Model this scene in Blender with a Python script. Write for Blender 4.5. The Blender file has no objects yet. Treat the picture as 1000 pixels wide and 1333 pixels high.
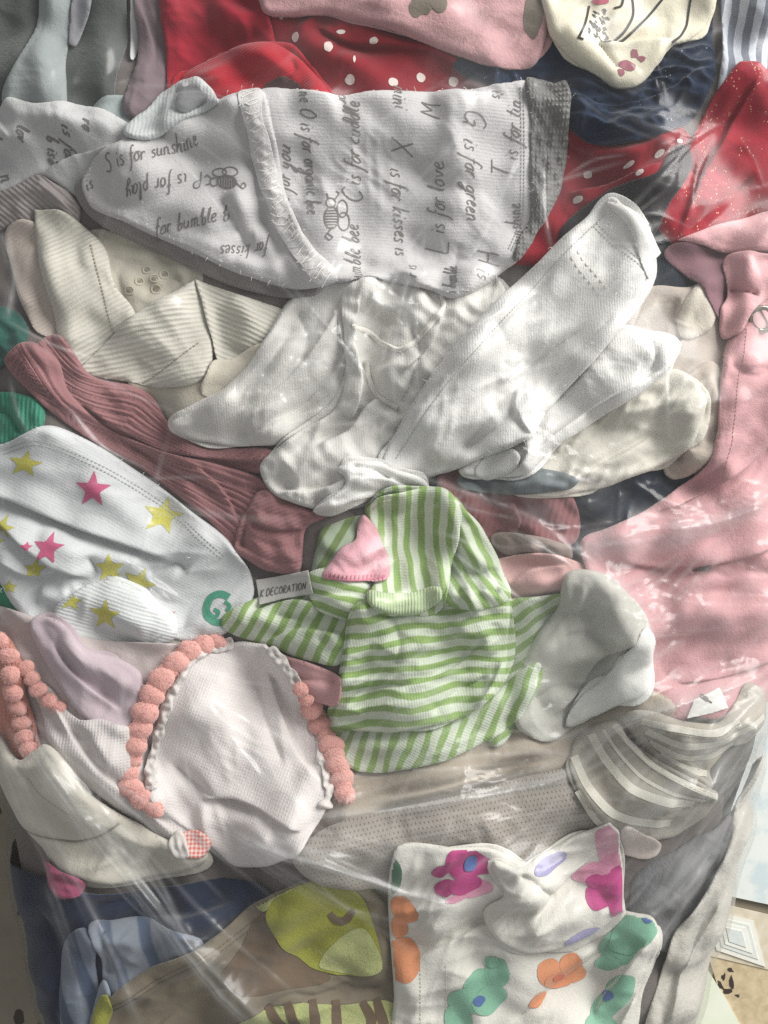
import bpy, math, random
import numpy as np
from mathutils import Matrix, Vector

random.seed(7)
RNG = np.random.default_rng(11)
sc = bpy.context.scene
COL = sc.collection

# ------------------------------------------------------------------ units
# The pile is laid out in "millimetre-like" units: 1 unit = 0.42 mm, x to the right, y down the bag,
# height zero = the flat middle of the pile, the floor lies 400 units (17 cm) below it.
S = 0.00042
CX, CY = 500.0, 666.5
FLOOR = -400.0
DC = 1800.0                       # camera height above the middle of the pile


def W(x, y, z):
    return np.stack([(np.asarray(x) - CX) * S, (CY - np.asarray(y)) * S, (np.asarray(z) - FLOOR) * S], -1)


# ------------------------------------------------------------------ camera, light, exposure
cam_d = bpy.data.cameras.new('camera')
cam = bpy.data.objects.new('camera', cam_d)
COL.objects.link(cam)
cam.location = (0, 0, (DC - FLOOR) * S)
cam.rotation_euler = (0, 0, 0)
cam_d.sensor_fit = 'VERTICAL'
cam_d.angle = 2 * math.atan(666.5 / DC)
cam_d.clip_start = 0.01
cam_d.clip_end = 50
sc.camera = cam

world = bpy.data.worlds.new('World')
sc.world = world
world.use_nodes = True
bg = world.node_tree.nodes['Background']
bg.inputs['Color'].default_value = (0.98, 0.98, 0.985, 1)
bg.inputs['Strength'].default_value = 0.39


def area_light(name, loc, target, sx, sy, power, color):
    d = bpy.data.lights.new(name, 'AREA')
    d.shape = 'RECTANGLE'
    d.size, d.size_y = sx, sy
    d.energy = power
    d.color = color
    o = bpy.data.objects.new(name, d)
    COL.objects.link(o)
    o.location = loc
    o.rotation_euler = (Vector(target) - Vector(loc)).to_track_quat('-Z', 'Y').to_euler()
    return o


area_light('window_light', (1.24, 0.95, 0.92), (0.05, -0.02, 0.15), 1.5, 0.9, 60, (1.0, 0.98, 0.95))

sc.view_settings.view_transform = 'Standard'
sc.view_settings.look = 'None'
sc.view_settings.exposure = 0.0
sc.view_settings.gamma = 1.0
sc.view_settings.use_curve_mapping = False
sc.cycles.use_denoising = False          # the fine cloth grain is real detail, a denoiser smears it
sc.cycles.max_bounces = 5
sc.cycles.diffuse_bounces = 3
sc.cycles.glossy_bounces = 2
sc.cycles.use_adaptive_sampling = True
sc.cycles.adaptive_threshold = 0.004
sc.cycles.adaptive_min_samples = 64
sc.cycles.transparent_max_bounces = 8
sc.render.engine = 'CYCLES'


# ------------------------------------------------------------------ colour and material helpers
def lin(c):
    if isinstance(c, str):
        c = [int(c[i:i + 2], 16) for i in (1, 3, 5)]
    v = [x / 255.0 for x in c]
    return tuple(x / 12.92 if x <= 0.04045 else ((x + 0.055) / 1.055) ** 2.4 for x in v) + (1.0,)


class NT:
    """small node-tree writer"""

    def __init__(self, name):
        self.m = bpy.data.materials.new(name)
        self.m.use_nodes = True
        self.t = self.m.node_tree
        self.t.nodes.clear()
        self.out = self.t.nodes.new('ShaderNodeOutputMaterial')

    def n(self, typ, **kw):
        nd = self.t.nodes.new('ShaderNode' + typ)
        for k, v in kw.items():
            if k.startswith('i_'):
                key = k[2:].replace('_', ' ')
                nd.inputs[int(key) if key.isdigit() else key].default_value = v
            else:
                setattr(nd, k, v)
        return nd

    def l(self, a, b):
        self.t.links.new(a, b)

    def math(self, op, a, b=None, c=None):
        nd = self.t.nodes.new('ShaderNodeMath')
        nd.operation = op
        for i, v in enumerate((a, b, c)):
            if v is None:
                continue
            if isinstance(v, (int, float)):
                nd.inputs[i].default_value = v
            else:
                self.l(v, nd.inputs[i])
        return nd.outputs[0]

    def mix(self, fac, a, b):
        nd = self.t.nodes.new('ShaderNodeMix')
        nd.data_type = 'RGBA'
        for key, v in ((0, fac), (6, a), (7, b)):
            if isinstance(v, (int, float)):
                nd.inputs[key].default_value = v
            elif isinstance(v, tuple):
                nd.inputs[key].default_value = v
            else:
                self.l(v, nd.inputs[key])
        return nd.outputs[2]


MATS = {}


def fabric(name, base, stripe=None, sw=10.0, duty=0.5, axis=0, rib=None, rib_axis=0, rib_amp=1.0, fuzz=0.5, grain=1.0,
           mottle=0.10, speck=None, spacing2=None, check=None, eyelet=None, rough=0.9, sheen=0.25, lump=0.0, soft=0.03, warp=3.0):
    """woven or knitted cloth; UV is in the units of the pile along and across the cloth's own grain"""
    if name in MATS:
        return MATS[name]
    N = NT(name)
    uv = N.n('UVMap')
    sep = N.n('SeparateXYZ')
    N.l(uv.outputs[0], sep.inputs[0])
    geo = N.n('TexCoord')
    wob = N.n('TexNoise', i_Scale=0.05, i_Detail=2.0)
    N.l(uv.outputs[0], wob.inputs['Vector'])
    wv = N.math('SUBTRACT', wob.outputs[0], 0.5)
    if warp > 3.0:
        wob.inputs['Scale'].default_value = 0.013
    U = N.math('MULTIPLY_ADD', wv, warp, sep.outputs[0])
    V = N.math('MULTIPLY_ADD', wv, warp, sep.outputs[1])
    ax = (U, V)
    col = lin(base) if not isinstance(base, tuple) or len(base) == 3 else base
    cur = col
    if stripe is not None:
        f = N.math('FRACT', N.math('DIVIDE', ax[axis], sw))
        # soft-edged stripe
        a = N.math('SMOOTH_MIN', 1.0, 1.0, 0.0)
        lo = N.n('MapRange', interpolation_type='SMOOTHSTEP', i_1=0.0, i_2=soft * 2)
        N.l(f, lo.inputs[0])
        hi = N.n('MapRange', interpolation_type='SMOOTHSTEP', i_1=duty - soft, i_2=duty + soft)
        N.l(f, hi.inputs[0])
        fac = N.math('SUBTRACT', lo.outputs[0], hi.outputs[0])
        nz = N.n('TexNoise', i_Scale=0.6, i_Detail=1.0)
        N.l(uv.outputs[0], nz.inputs['Vector'])
        fac = N.math('MULTIPLY', fac, N.math('MULTIPLY_ADD', nz.outputs[0], 0.5, 0.72))
        fac = N.math('MINIMUM', fac, 1.0)
        cur = N.mix(fac, cur, lin(stripe))
    if check is not None:
        f1 = N.math('GREATER_THAN', N.math('FRACT', N.math('DIVIDE', U, check[1])), 0.5)
        f2 = N.math('GREATER_THAN', N.math('FRACT', N.math('DIVIDE', V, check[1])), 0.5)
        cur = N.mix(N.math('MULTIPLY', N.math('ADD', f1, f2), 0.5), cur, lin(check[0]))
    # uneven dye
    big = N.n('TexNoise', i_Scale=35.0, i_Detail=3.0, i_Roughness=0.6)
    N.l(geo.outputs['Object'], big.inputs['Vector'])
    fine = N.n('TexNoise', i_Scale=1400.0, i_Detail=2.0, i_Roughness=0.7)
    N.l(geo.outputs['Object'], fine.inputs['Vector'])
    var = N.math('ADD', N.math('MULTIPLY', N.math('SUBTRACT', big.outputs[0], 0.5), mottle * 2),
                 N.math('MULTIPLY', N.math('SUBTRACT', fine.outputs[0], 0.5), mottle * 3.2 * grain))
    gain = N.math('ADD', var, 1.0)
    hsv = N.n('HueSaturation')
    N.l(gain, hsv.inputs['Value'])
    if isinstance(cur, tuple):
        hsv.inputs['Color'].default_value = cur
    else:
        N.l(cur, hsv.inputs['Color'])
    cur = hsv.outputs[0]
    # relief
    height = N.math('MULTIPLY', fine.outputs[0], 0.45 * grain)
    fz = N.n('TexNoise', i_Scale=420.0, i_Detail=4.0, i_Roughness=0.75)
    N.l(geo.outputs['Object'], fz.inputs['Vector'])
    height = N.math('MULTIPLY_ADD', fz.outputs[0], 1.1 * fuzz, height)
    if lump:
        lm = N.n('TexVoronoi', feature='SMOOTH_F1', i_Scale=lump)
        N.l(geo.outputs['Object'], lm.inputs['Vector'])
        height = N.math('MULTIPLY_ADD', lm.outputs[0], -1.2, height)
    if rib:
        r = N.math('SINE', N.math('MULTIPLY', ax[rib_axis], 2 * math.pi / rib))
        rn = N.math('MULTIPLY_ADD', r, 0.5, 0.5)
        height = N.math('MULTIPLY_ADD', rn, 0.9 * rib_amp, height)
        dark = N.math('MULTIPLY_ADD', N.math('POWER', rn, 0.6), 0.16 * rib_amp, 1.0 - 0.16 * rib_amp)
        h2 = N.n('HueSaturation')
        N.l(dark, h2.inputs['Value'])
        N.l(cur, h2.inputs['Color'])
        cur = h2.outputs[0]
        if spacing2:
            r2 = N.math('SINE', N.math('MULTIPLY', ax[1 - rib_axis], 2 * math.pi / spacing2))
            height = N.math('MULTIPLY_ADD', N.math('MULTIPLY', r2, rn), 0.45 * rib_amp, height)
    if eyelet:
        # rows of tiny holes in a knit
        row = N.math('FLOOR', N.math('DIVIDE', V, eyelet[1]))
        sh = N.math('MULTIPLY', N.math('MODULO', row, 2.0), 0.5)
        fu = N.math('SUBTRACT', N.math('FRACT', N.math('ADD', N.math('DIVIDE', U, eyelet[0]), sh)), 0.5)
        fv = N.math('SUBTRACT', N.math('FRACT', N.math('DIVIDE', V, eyelet[1])), 0.5)
        rr = N.math('ADD', N.math('MULTIPLY', fu, fu), N.math('MULTIPLY', fv, fv))
        mr = N.n('MapRange', i_1=0.01, i_2=0.05)
        N.l(rr, mr.inputs[0])
        hole = mr.outputs[0]
        height = N.math('MULTIPLY_ADD', hole, 1.0, height)
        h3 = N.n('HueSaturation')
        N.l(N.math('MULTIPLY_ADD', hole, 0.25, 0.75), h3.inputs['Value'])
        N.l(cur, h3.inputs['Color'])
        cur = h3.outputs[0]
    if speck is not None:  # bright specks, used for film glints painted on cloth
        vo = N.n('TexVoronoi', i_Scale=speck[1], i_Randomness=1.0)
        mp = N.n('Mapping')
        mp.inputs['Scale'].default_value = (1.0, 0.55, 1.0)
        mp.inputs['Rotation'].default_value = (0, 0, 0.6)
        N.l(geo.outputs['Object'], mp.inputs[0])
        N.l(mp.outputs[0], vo.inputs['Vector'])
        gate = N.n('TexNoise', i_Scale=speck[1] * 0.16, i_Detail=2.0)
        N.l(geo.outputs['Object'], gate.inputs['Vector'])
        s1 = N.math('LESS_THAN', vo.outputs['Distance'], speck[2])
        s2 = N.math('GREATER_THAN', gate.outputs[0], speck[3])
        cur = N.mix(N.math('MULTIPLY', N.math('MULTIPLY', s1, s2), 0.85), cur, lin(speck[0]))
    b = N.n('Bump', i_Strength=0.8, i_Distance=0.0007)
    N.l(height, b.inputs['Height'])
    p = N.n('BsdfPrincipled', i_Roughness=rough)
    p.inputs['Specular IOR Level'].default_value = 0.18
    p.inputs['Sheen Weight'].default_value = sheen
    p.inputs['Sheen Roughness'].default_value = 0.45
    N.l(cur, p.inputs['Base Color'])
    N.l(b.outputs[0], p.inputs['Normal'])
    N.l(p.outputs[0], N.out.inputs[0])
    MATS[name] = N.m
    return N.m


def simple(name, base, rough=0.6, metal=0.0, mottle=0.08, scale=300.0, bump=0.2):
    if name in MATS:
        return MATS[name]
    N = NT(name)
    geo = N.n('TexCoord')
    nz = N.n('TexNoise', i_Scale=scale, i_Detail=3.0)
    N.l(geo.outputs['Object'], nz.inputs['Vector'])
    hsv = N.n('HueSaturation', i_Color=lin(base))
    N.l(N.math('MULTIPLY_ADD', nz.outputs[0], mottle * 2, 1 - mottle), hsv.inputs['Value'])
    b = N.n('Bump', i_Strength=bump, i_Distance=0.0004)
    N.l(nz.outputs[0], b.inputs['Height'])
    p = N.n('BsdfPrincipled', i_Roughness=rough, i_Metallic=metal)
    N.l(hsv.outputs[0], p.inputs['Base Color'])
    N.l(b.outputs[0], p.inputs['Normal'])
    N.l(p.outputs[0], N.out.inputs[0])
    MATS[name] = N.m
    return N.m


# ------------------------------------------------------------------ geometry helpers (numpy)
def curve(pts, closed=True, sub=7, tens=0.85):
    """Catmull-Rom through the points; a third value 1 marks a sharp corner"""
    P = np.array([p[:2] for p in pts], float)
    sh = [len(p) > 2 and p[2] for p in pts]
    n = len(P)
    out = []
    rng = range(n) if closed else range(n - 1)
    for i in rng:
        j = (i + 1) % n
        a, b = P[i], P[j]
        pm = P[(i - 1) % n] if (closed or i > 0) else 2 * a - b
        pn = P[(j + 1) % n] if (closed or j < n - 1) else 2 * b - a
        L = np.linalg.norm(b - a)

        def tang(pp, q, nx):
            d = nx - pp
            d = d / (np.linalg.norm(d) + 1e-9)
            return d * L * tens
        t0 = (b - a) if sh[i] else tang(pm, a, b)
        t1 = (b - a) if sh[j] else tang(a, b, pn)
        for k in range(sub):
            t = k / sub
            h00 = 2 * t ** 3 - 3 * t ** 2 + 1
            h10 = t ** 3 - 2 * t ** 2 + t
            h01 = -2 * t ** 3 + 3 * t ** 2
            h11 = t ** 3 - t ** 2
            out.append(h00 * a + h10 * t0 + h01 * b + h11 * t1)
    if not closed:
        out.append(P[-1])
    return np.array(out)


def seg_dist(X, Y, poly, closed=True):
    """distance, nearest point, position along (0..1) and side for each X, Y against a polyline"""
    A = poly
    B = np.roll(poly, -1, 0) if closed else poly[1:]
    if not closed:
        A = poly[:-1]
    sh = X.shape
    x, y = X.ravel(), Y.ravel()
    best = np.full(x.shape, 1e18)
    nx, ny = np.zeros_like(x), np.zeros_like(x)
    tt, sd = np.zeros_like(x), np.zeros_like(x)
    lens = np.linalg.norm(B - A, axis=1)
    cum = np.concatenate([[0], np.cumsum(lens)])
    tot = cum[-1] + 1e-9
    for i in range(len(A)):
        ax, ay = A[i]
        dx, dy = B[i] - A[i]
        L2 = dx * dx + dy * dy + 1e-12
        t = np.clip(((x - ax) * dx + (y - ay) * dy) / L2, 0, 1)
        px, py = ax + t * dx, ay + t * dy
        d2 = (x - px) ** 2 + (y - py) ** 2
        m = d2 < best
        best[m] = d2[m]
        nx[m], ny[m] = px[m], py[m]
        tt[m] = (cum[i] + t[m] * lens[i]) / tot
        sd[m] = np.sign(dx * (y[m] - ay) - dy * (x[m] - ax))
    return np.sqrt(best).reshape(sh), nx.reshape(sh), ny.reshape(sh), tt.reshape(sh), sd.reshape(sh)


def inside(X, Y, poly):
    x, y = X.ravel(), Y.ravel()
    c = np.zeros(x.shape, bool)
    A = poly
    B = np.roll(poly, -1, 0)
    for (ax, ay), (bx, by) in zip(A, B):
        if ay == by:
            continue
        m = (ay > y) != (by > y)
        c ^= m & (x < (bx - ax) * (y - ay) / (by - ay) + ax)
    return c.reshape(X.shape)


def box1(a, r, ax):
    if r < 1:
        return a
    pad = [(0, 0), (0, 0)]
    pad[ax] = (r + 1, r)
    p = np.pad(a, pad, mode='edge')
    c = np.cumsum(p, axis=ax)
    n = a.shape[ax]
    w = 2 * r + 1
    if ax == 0:
        return (c[w:w + n] - c[:n]) / w
    return (c[:, w:w + n] - c[:, :n]) / w


def blur(a, sig):
    r = int(max(1, round(sig * 0.9)))
    for _ in range(3):
        a = box1(box1(a, r, 0), r, 1)
    return a


def maxf(a, r):
    for ax in (0, 1):
        out = a.copy()
        for k in range(1, r + 1):
            for s in (-k, k):
                b = np.roll(a, s, ax)
                out = np.maximum(out, b)
        a = out
    return a


def minf(a, r):
    return -maxf(-a, r)


def noise(shape, h, wl, ang=0.0, aniso=1.0, seed=0):
    """band-limited noise; features stretched by aniso along ang (degrees, y down)"""
    r = np.random.default_rng(seed)
    n0, n1 = shape[0] + 24, shape[1] + 24
    g = r.standard_normal((n0, n1))
    fy = np.fft.fftfreq(n0, h)[:, None]
    fx = np.fft.fftfreq(n1, h)[None, :]
    a = math.radians(ang)
    fu = (fx * math.cos(a) + fy * math.sin(a)) * aniso
    fv = -fx * math.sin(a) + fy * math.cos(a)
    f = np.sqrt(fu ** 2 + fv ** 2) * wl
    filt = np.exp(-((f - 0.8) / 0.5) ** 2)
    filt[0, 0] = 0
    z = np.real(np.fft.ifft2(np.fft.fft2(g) * filt))
    z = z[12:12 + shape[0], 12:12 + shape[1]]
    return z / (z.std() + 1e-9)


def bil(F, x0, y0, h, X, Y):
    """bilinear lookup in the field F with origin x0, y0 and spacing h"""
    fx = np.clip((X - x0) / h, 0, F.shape[1] - 1.001)
    fy = np.clip((Y - y0) / h, 0, F.shape[0] - 1.001)
    ix, iy = fx.astype(int), fy.astype(int)
    tx, ty = fx - ix, fy - iy
    return (F[iy, ix] * (1 - tx) * (1 - ty) + F[iy, ix + 1] * tx * (1 - ty) + F[iy + 1, ix] * (1 - tx) * ty + F[iy + 1, ix + 1] * tx * ty)


# ------------------------------------------------------------------ objects
def mesh_obj(name, verts, faces, mat, parent=None, uv=None, smooth=True):
    me = bpy.data.meshes.new(name)
    verts = np.asarray(verts, np.float32)
    faces = np.asarray(faces, np.int32)
    k = faces.shape[1]
    me.vertices.add(len(verts))
    me.vertices.foreach_set('co', verts.ravel())
    me.loops.add(faces.size)
    me.loops.foreach_set('vertex_index', faces.ravel())
    me.polygons.add(len(faces))
    me.polygons.foreach_set('loop_start', np.arange(0, faces.size, k, dtype=np.int32))
    me.polygons.foreach_set('use_smooth', np.full(len(faces), smooth))
    if uv is not None:
        l = me.uv_layers.new(name='UVMap')
        l.data.foreach_set('uv', np.asarray(uv, np.float32)[faces.ravel()].ravel())
    me.update(calc_edges=True)
    me.validate()
    if mat is not None:
        me.materials.append(mat)
    o = bpy.data.objects.new(name, me)
    COL.objects.link(o)
    if parent is not None:
        o.parent = parent
    return o


def thing(name, label, cat, group=None):
    o = bpy.data.objects.new(name, None)
    COL.objects.link(o)
    o.empty_display_size = 0.02
    o['label'] = label
    o['category'] = cat
    if group:
        o['group'] = group
    return o


# ------------------------------------------------------------------ the pile's height field
HX0, HY0, HH = -320.0, -420.0, 2.0
HN = (int((1640 + 420) / HH), int((1320 + 320) / HH))     # rows (y), columns (x)
gX, gY = np.meshgrid(HX0 + np.arange(HN[1]) * HH, HY0 + np.arange(HN[0]) * HH)

# foot of the bag on the ground, seen from above
BAG = curve([(-150, -250), (-165, 100), (-150, 500), (-125, 820), (-88, 1060), (-52, 1210), (-22, 1333), (20, 1500), (140, 1585),
             (500, 1590), (800, 1575), (920, 1515), (968, 1380), (998, 1250), (1030, 1120), (1070, 980), (1105, 860), (1155, 600), (1175, 200),
             (1160, -250), (900, -330), (500, -345), (100, -330)], sub=6)
bag_d, _, _, _, _ = seg_dist(gX, gY, BAG)
bag_in = inside(gX, gY, BAG)
bag_d = np.where(bag_in, bag_d, -bag_d)


def dome(d, R, top):
    u = np.clip(1 - d / R, 0, 1)
    return FLOOR + (top - FLOOR) * np.sqrt(np.clip(1 - u ** 2.2, 0, 1))


H = dome(np.maximum(bag_d - 14, 0), 170, -60)
H = H + 10 * noise(H.shape, HH, 260, seed=3) * np.clip(bag_d / 200, 0, 1)
H = np.where(bag_d > 10, H, FLOOR)


class Panel:
    pass


def fold_height(X, Y, folds):
    z = np.zeros_like(X)
    mx, my = np.zeros_like(X), np.zeros_like(X)
    for f in folds:
        kind, pts, amp, w = f[:4]
        pl = curve(pts, closed=False, sub=5) if len(pts) > 2 else np.array([p[:2] for p in pts], float)
        d, qx, qy, t, s = seg_dist(X, Y, pl, closed=False)
        tp = np.clip(t / 0.14, 0, 1) * np.clip((1 - t) / 0.14, 0, 1) if kind[-1] != '!' else 1.0
        tp = tp * tp * (3 - 2 * tp) if kind[-1] != '!' else 1.0
        k = kind.rstrip('!')
        if k == 'ridge':
            z += amp * tp * np.exp(-(d / w) ** 2)
        elif k == 'crease':                      # narrow sharp valley
            z -= amp * tp * np.exp(-d / w)
        elif k == 'step':                        # right side (walking along) overlaps, left side is tucked under
            sd = d * s
            hi = np.exp(-np.abs(sd) / (w * 2.2))
            lo = np.exp(-np.abs(sd) / w)
            st = 1 / (1 + np.exp(-np.clip(sd / 1.9, -30, 30)))
            z += amp * tp * (st * hi * 0.75 - (1 - st) * lo * 0.7)
            # the upper layer rolls over the lower one, which runs on beneath it
            A = abs(amp)
            up_ = sd > 0 if amp > 0 else sd < 0
            am = np.where(up_, 0.62 * A * np.exp(-np.abs(sd) / (w * 1.3)), 0.30 * A * np.exp(-np.abs(sd) / w)) * tp
            am = np.minimum(am, 9.0) * np.tanh(d / 3.2)
            dd = np.maximum(d, 0.4)
            mx += am * (qx - X) / dd
            my += am * (qy - Y) / dd
    return z, mx, my


def panel(name, pts, mat, parent, t=9.0, r=12.0, lift=2.0, h=2.6, folds=(), wr=(), uv=0.0, smooth=5, ribs=None, wob=1.5, tilt=None,
          clear=1.6, seed=None, zmod=None, foldk=1.0, sub=7, crump=2.1, cang=None, layer=0.0):
    """one laid-down piece of cloth: traced outline, rounded edge, draped over whatever lies beneath it"""
    global H
    if layer:                                 # the cloth is folded: a second thickness shows along parts of the edge
        o2 = curve(pts, sub=3)
        tg = np.roll(o2, -1, 0) - np.roll(o2, 1, 0)
        nn = np.stack([tg[:, 1], -tg[:, 0]], 1) / (np.linalg.norm(tg, axis=1, keepdims=True) + 1e-6)
        ar = np.sum(o2[:, 0] * np.roll(o2[:, 1], -1) - np.roll(o2[:, 0], -1) * o2[:, 1])
        k2 = np.arange(len(o2)) / len(o2) * 2 * np.pi
        r2 = np.random.default_rng(int(abs(pts[0][0]) * 13 + abs(pts[0][1])))
        ph = r2.uniform(0, 6.28, 3)
        of = layer * (.35 + .75 * np.sin(2 * k2 + ph[0]) + .5 * np.sin(5 * k2 + ph[1]) + .25 * np.sin(9 * k2 + ph[2]))
        o2 = o2 + nn * np.sign(ar) * of[:, None]
        panel('under_layer', [tuple(q) for q in o2], mat, parent, t=t * .45, r=r * .5, lift=lift * .5, h=max(h, 2.8), uv=uv if not callable(uv) else 0.0, wob=.6, crump=1.5, sub=2, smooth=smooth)
    P = Panel()
    t, lift = t * 0.66, lift * 0.6           # cloth pressed flat by the film
    seed = sum(ord(c) * (i + 3) for i, c in enumerate(name)) % 1000 if seed is None else seed
    seed = seed + int(pts[0][0] * 3 + pts[0][1] * 7) % 9973
    ol = curve(pts, sub=sub)
    rr = np.random.default_rng(abs(seed))
    if wob:                                   # a cloth edge is never a clean curve
        n = len(ol)
        ph = rr.uniform(0, 6.28, 5)
        k = np.arange(n) / n * 2 * np.pi
        off = sum((np.sin(k * f + p) for f, p in zip((5, 8, 13, 19, 27), ph) if f < n / 7), np.zeros(n)) * wob * 0.42
        tg = np.roll(ol, -1, 0) - np.roll(ol, 1, 0)
        nn = np.stack([-tg[:, 1], tg[:, 0]], 1) / (np.linalg.norm(tg, axis=1, keepdims=True) + 1e-6)
        ol = ol + nn * off[:, None]
    lo, hi = ol.min(0) - 2 * h, ol.max(0) + 2 * h
    nx, ny = int((hi[0] - lo[0]) / h) + 2, int((hi[1] - lo[1]) / h) + 2
    X, Y = np.meshgrid(lo[0] + np.arange(nx) * h, lo[1] + np.arange(ny) * h)
    d, px, py, _, _ = seg_dist(X, Y, ol)
    ins = inside(X, Y, ol)
    sd = np.where(ins, d, -d)
    dp = np.maximum(sd, 0)
    # ground under the cloth
    ms = int(4 * smooth + 6)
    k = 1.0
    for _ in range(2):
        RX, RY = CX + (X - CX) * k, CY + (Y - CY) * k
        i0 = max(0, int((RX.min() - HX0) / HH) - ms)
        i1 = min(HN[1], int((RX.max() - HX0) / HH) + ms)
        j0 = max(0, int((RY.min() - HY0) / HH) - ms)
        j1 = min(HN[0], int((RY.max() - HY0) / HH) + ms)
        sub_H = H[j0:j1, i0:i1]
        Bs = blur(sub_H, smooth)
        Bm = np.maximum(Bs, blur(maxf(sub_H, 2), 2))
        ox, oy = HX0 + i0 * HH, HY0 + j0 * HH
        B = bil(Bm, ox, oy, HH, RX, RY)
        zm = np.mean(B[ins]) + t * 0.8 if ins.any() else 0
        k = (DC - zm) / DC
    re = max(3.6, r * 0.30)
    u = np.clip(1 - dp / re, 0, 1)
    u2 = np.clip(1 - dp / (2.4 * r), 0, 1)
    prof = 0.62 * np.sqrt(np.clip(1 - u * u, 0, 1)) + 0.5 * (1 - u2 * u2)
    F, MX, MY = fold_height(X, Y, folds) if folds else (np.zeros_like(X), np.zeros_like(X), np.zeros_like(X))
    F = F * foldk * 1.95
    mfade = np.clip(dp / 6, 0, 1)
    MX, MY = MX * mfade, MY * mfade
    for i, w in enumerate(wr):
        amp, wl, ang, an = w[:4]
        nz = noise(X.shape, h, wl, ang, an, abs(seed) + 17 * i)
        if len(w) > 4 and w[4] == 'r':
            nz = 1.2 - 2.2 * np.abs(nz) ** 0.8
            nz = np.clip(nz, -1.6, 1.2)
        F = F + 1.35 * amp * nz
    if ribs is not None:
        F = F + ribs(X, Y)
    ef = 0.35 + 0.65 * np.clip(dp / (r * 0.8), 0, 1)
    tm = np.clip(0.85 + 0.3 * noise(X.shape, h, 110, 0, 1, abs(seed) + 5), 0.35, 1.4)
    F = F + 2.0 * noise(X.shape, h, 75, (seed * 37) % 180, 1.8, abs(seed) + 6) * min(1, X[ins].ptp() / 150 if hasattr(X, 'ptp') else np.ptp(X[ins]) / 150)
    if crump:                                 # pressed-in creases, in clusters
        ext = min(1.0, math.sqrt(ins.sum()) * h / 150)
        ca = (seed * 53) % 180 if cang is None else cang
        mk = np.clip(.45 + .55 * noise(X.shape, h, 130, 0, 1, abs(seed) + 71), 0, 1.5)
        F = F + crump * ext * mk * ((.8 - np.abs(noise(X.shape, h, 64, ca, 4.2, abs(seed) + 72))) + .55 * (.8 - np.abs(noise(X.shape, h, 34, ca + 28, 3.8, abs(seed) + 73)))
                                    + .28 * (.8 - np.abs(noise(X.shape, h, 18, ca - 20, 3.0, abs(seed) + 74))))
    z = B + lift + t * tm * prof + F * ef
    if tilt is not None:
        z = z + tilt[0] * (X - X[ins].mean()) + tilt[1] * (Y - Y[ins].mean())
    if zmod is not None:
        z = z + zmod(X, Y, dp)
    floor_z = bil(np.maximum(sub_H, blur(sub_H, 1)), ox, oy, HH, RX, RY) + clear
    z = np.maximum(z, floor_z + 0.0)
    # mesh
    cell = (sd[:-1, :-1] > 0) | (sd[1:, :-1] > 0) | (sd[:-1, 1:] > 0) | (sd[1:, 1:] > 0)
    vx = np.where(sd < 0, px, X)
    vy = np.where(sd < 0, py, Y)
    # the height where the outer ring was pulled in to the outline
    zz = np.where(sd < 0, bil(z, X[0, 0], Y[0, 0], h, vx, vy), z)
    idx = np.arange(nx * ny).reshape(ny, nx)
    q = np.stack([idx[:-1, :-1][cell], idx[1:, :-1][cell], idx[1:, 1:][cell], idx[:-1, 1:][cell]], 1)
    # boundary edges -> skirt curling under
    e = np.concatenate([q[:, [0, 1]], q[:, [1, 2]], q[:, [2, 3]], q[:, [3, 0]]])
    key = np.sort(e, 1)
    kk = key[:, 0].astype(np.int64) * (nx * ny) + key[:, 1]
    un, inv, cnt = np.unique(kk, return_inverse=True, return_counts=True)
    be = e[cnt[inv] == 1]
    bv = np.unique(be)
    gyd, gxd = np.gradient(sd)
    gl = np.sqrt(gxd ** 2 + gyd ** 2) + 1e-6
    gxr, gyr = (gxd / gl).ravel()[bv], (gyd / gl).ravel()[bv]
    vxr, vyr, zr = vx.ravel(), vy.ravel(), zz.ravel()
    s1 = (vxr[bv] - gxr * 0.4, vyr[bv] - gyr * 0.4, zr[bv] - 0.35 * (t + lift))
    s2 = (vxr[bv] + gxr * r * 0.5, vyr[bv] + gyr * r * 0.5, zr[bv] - 0.75 * (t + lift) - 1)
    n0 = nx * ny
    m1 = np.zeros(n0, int)
    m1[bv] = n0 + np.arange(len(bv))
    m2 = np.zeros(n0, int)
    m2[bv] = n0 + len(bv) + np.arange(len(bv))
    f1 = np.stack([be[:, 1], be[:, 0], m1[be[:, 0]], m1[be[:, 1]]], 1)
    f2 = np.stack([m1[be[:, 1]], m1[be[:, 0]], m2[be[:, 0]], m2[be[:, 1]]], 1)
    AX = np.concatenate([vxr, s1[0], s2[0]])
    AY = np.concatenate([vyr, s1[1], s2[1]])
    AZ = np.concatenate([zr, s1[2], s2[2]])
    faces = np.concatenate([q, f1, f2])
    used = np.unique(faces)
    rem = np.zeros(len(AX), int)
    rem[used] = np.arange(len(used))
    faces = rem[faces]
    AX, AY, AZ = AX[used], AY[used], AZ[used]
    OX, OY = AX, AY
    AX = OX + bil(MX, X[0, 0], Y[0, 0], h, OX, OY)
    AY = OY + bil(MY, X[0, 0], Y[0, 0], h, OX, OY)
    if callable(uv):
        U, V = uv(OX, OY)
    else:
        a = math.radians(uv)
        U, V = OX * math.cos(a) + OY * math.sin(a), -OX * math.sin(a) + OY * math.cos(a)
    o = mesh_obj(name, W(CX + (AX - CX) * k, CY + (AY - CY) * k, AZ), faces, mat, parent, np.stack([U, V], 1))
    # raise the pile
    sl = (slice(j0, j1), slice(i0, i1))
    hx, hy = gX[sl], gY[sl]
    lx, ly = CX + (hx - CX) / k, CY + (hy - CY) / k
    ok = (lx > X[0, 0]) & (lx < X[0, -1]) & (ly > Y[0, 0]) & (ly < Y[-1, 0])
    zi = bil(z, X[0, 0], Y[0, 0], h, lx, ly)
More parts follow.
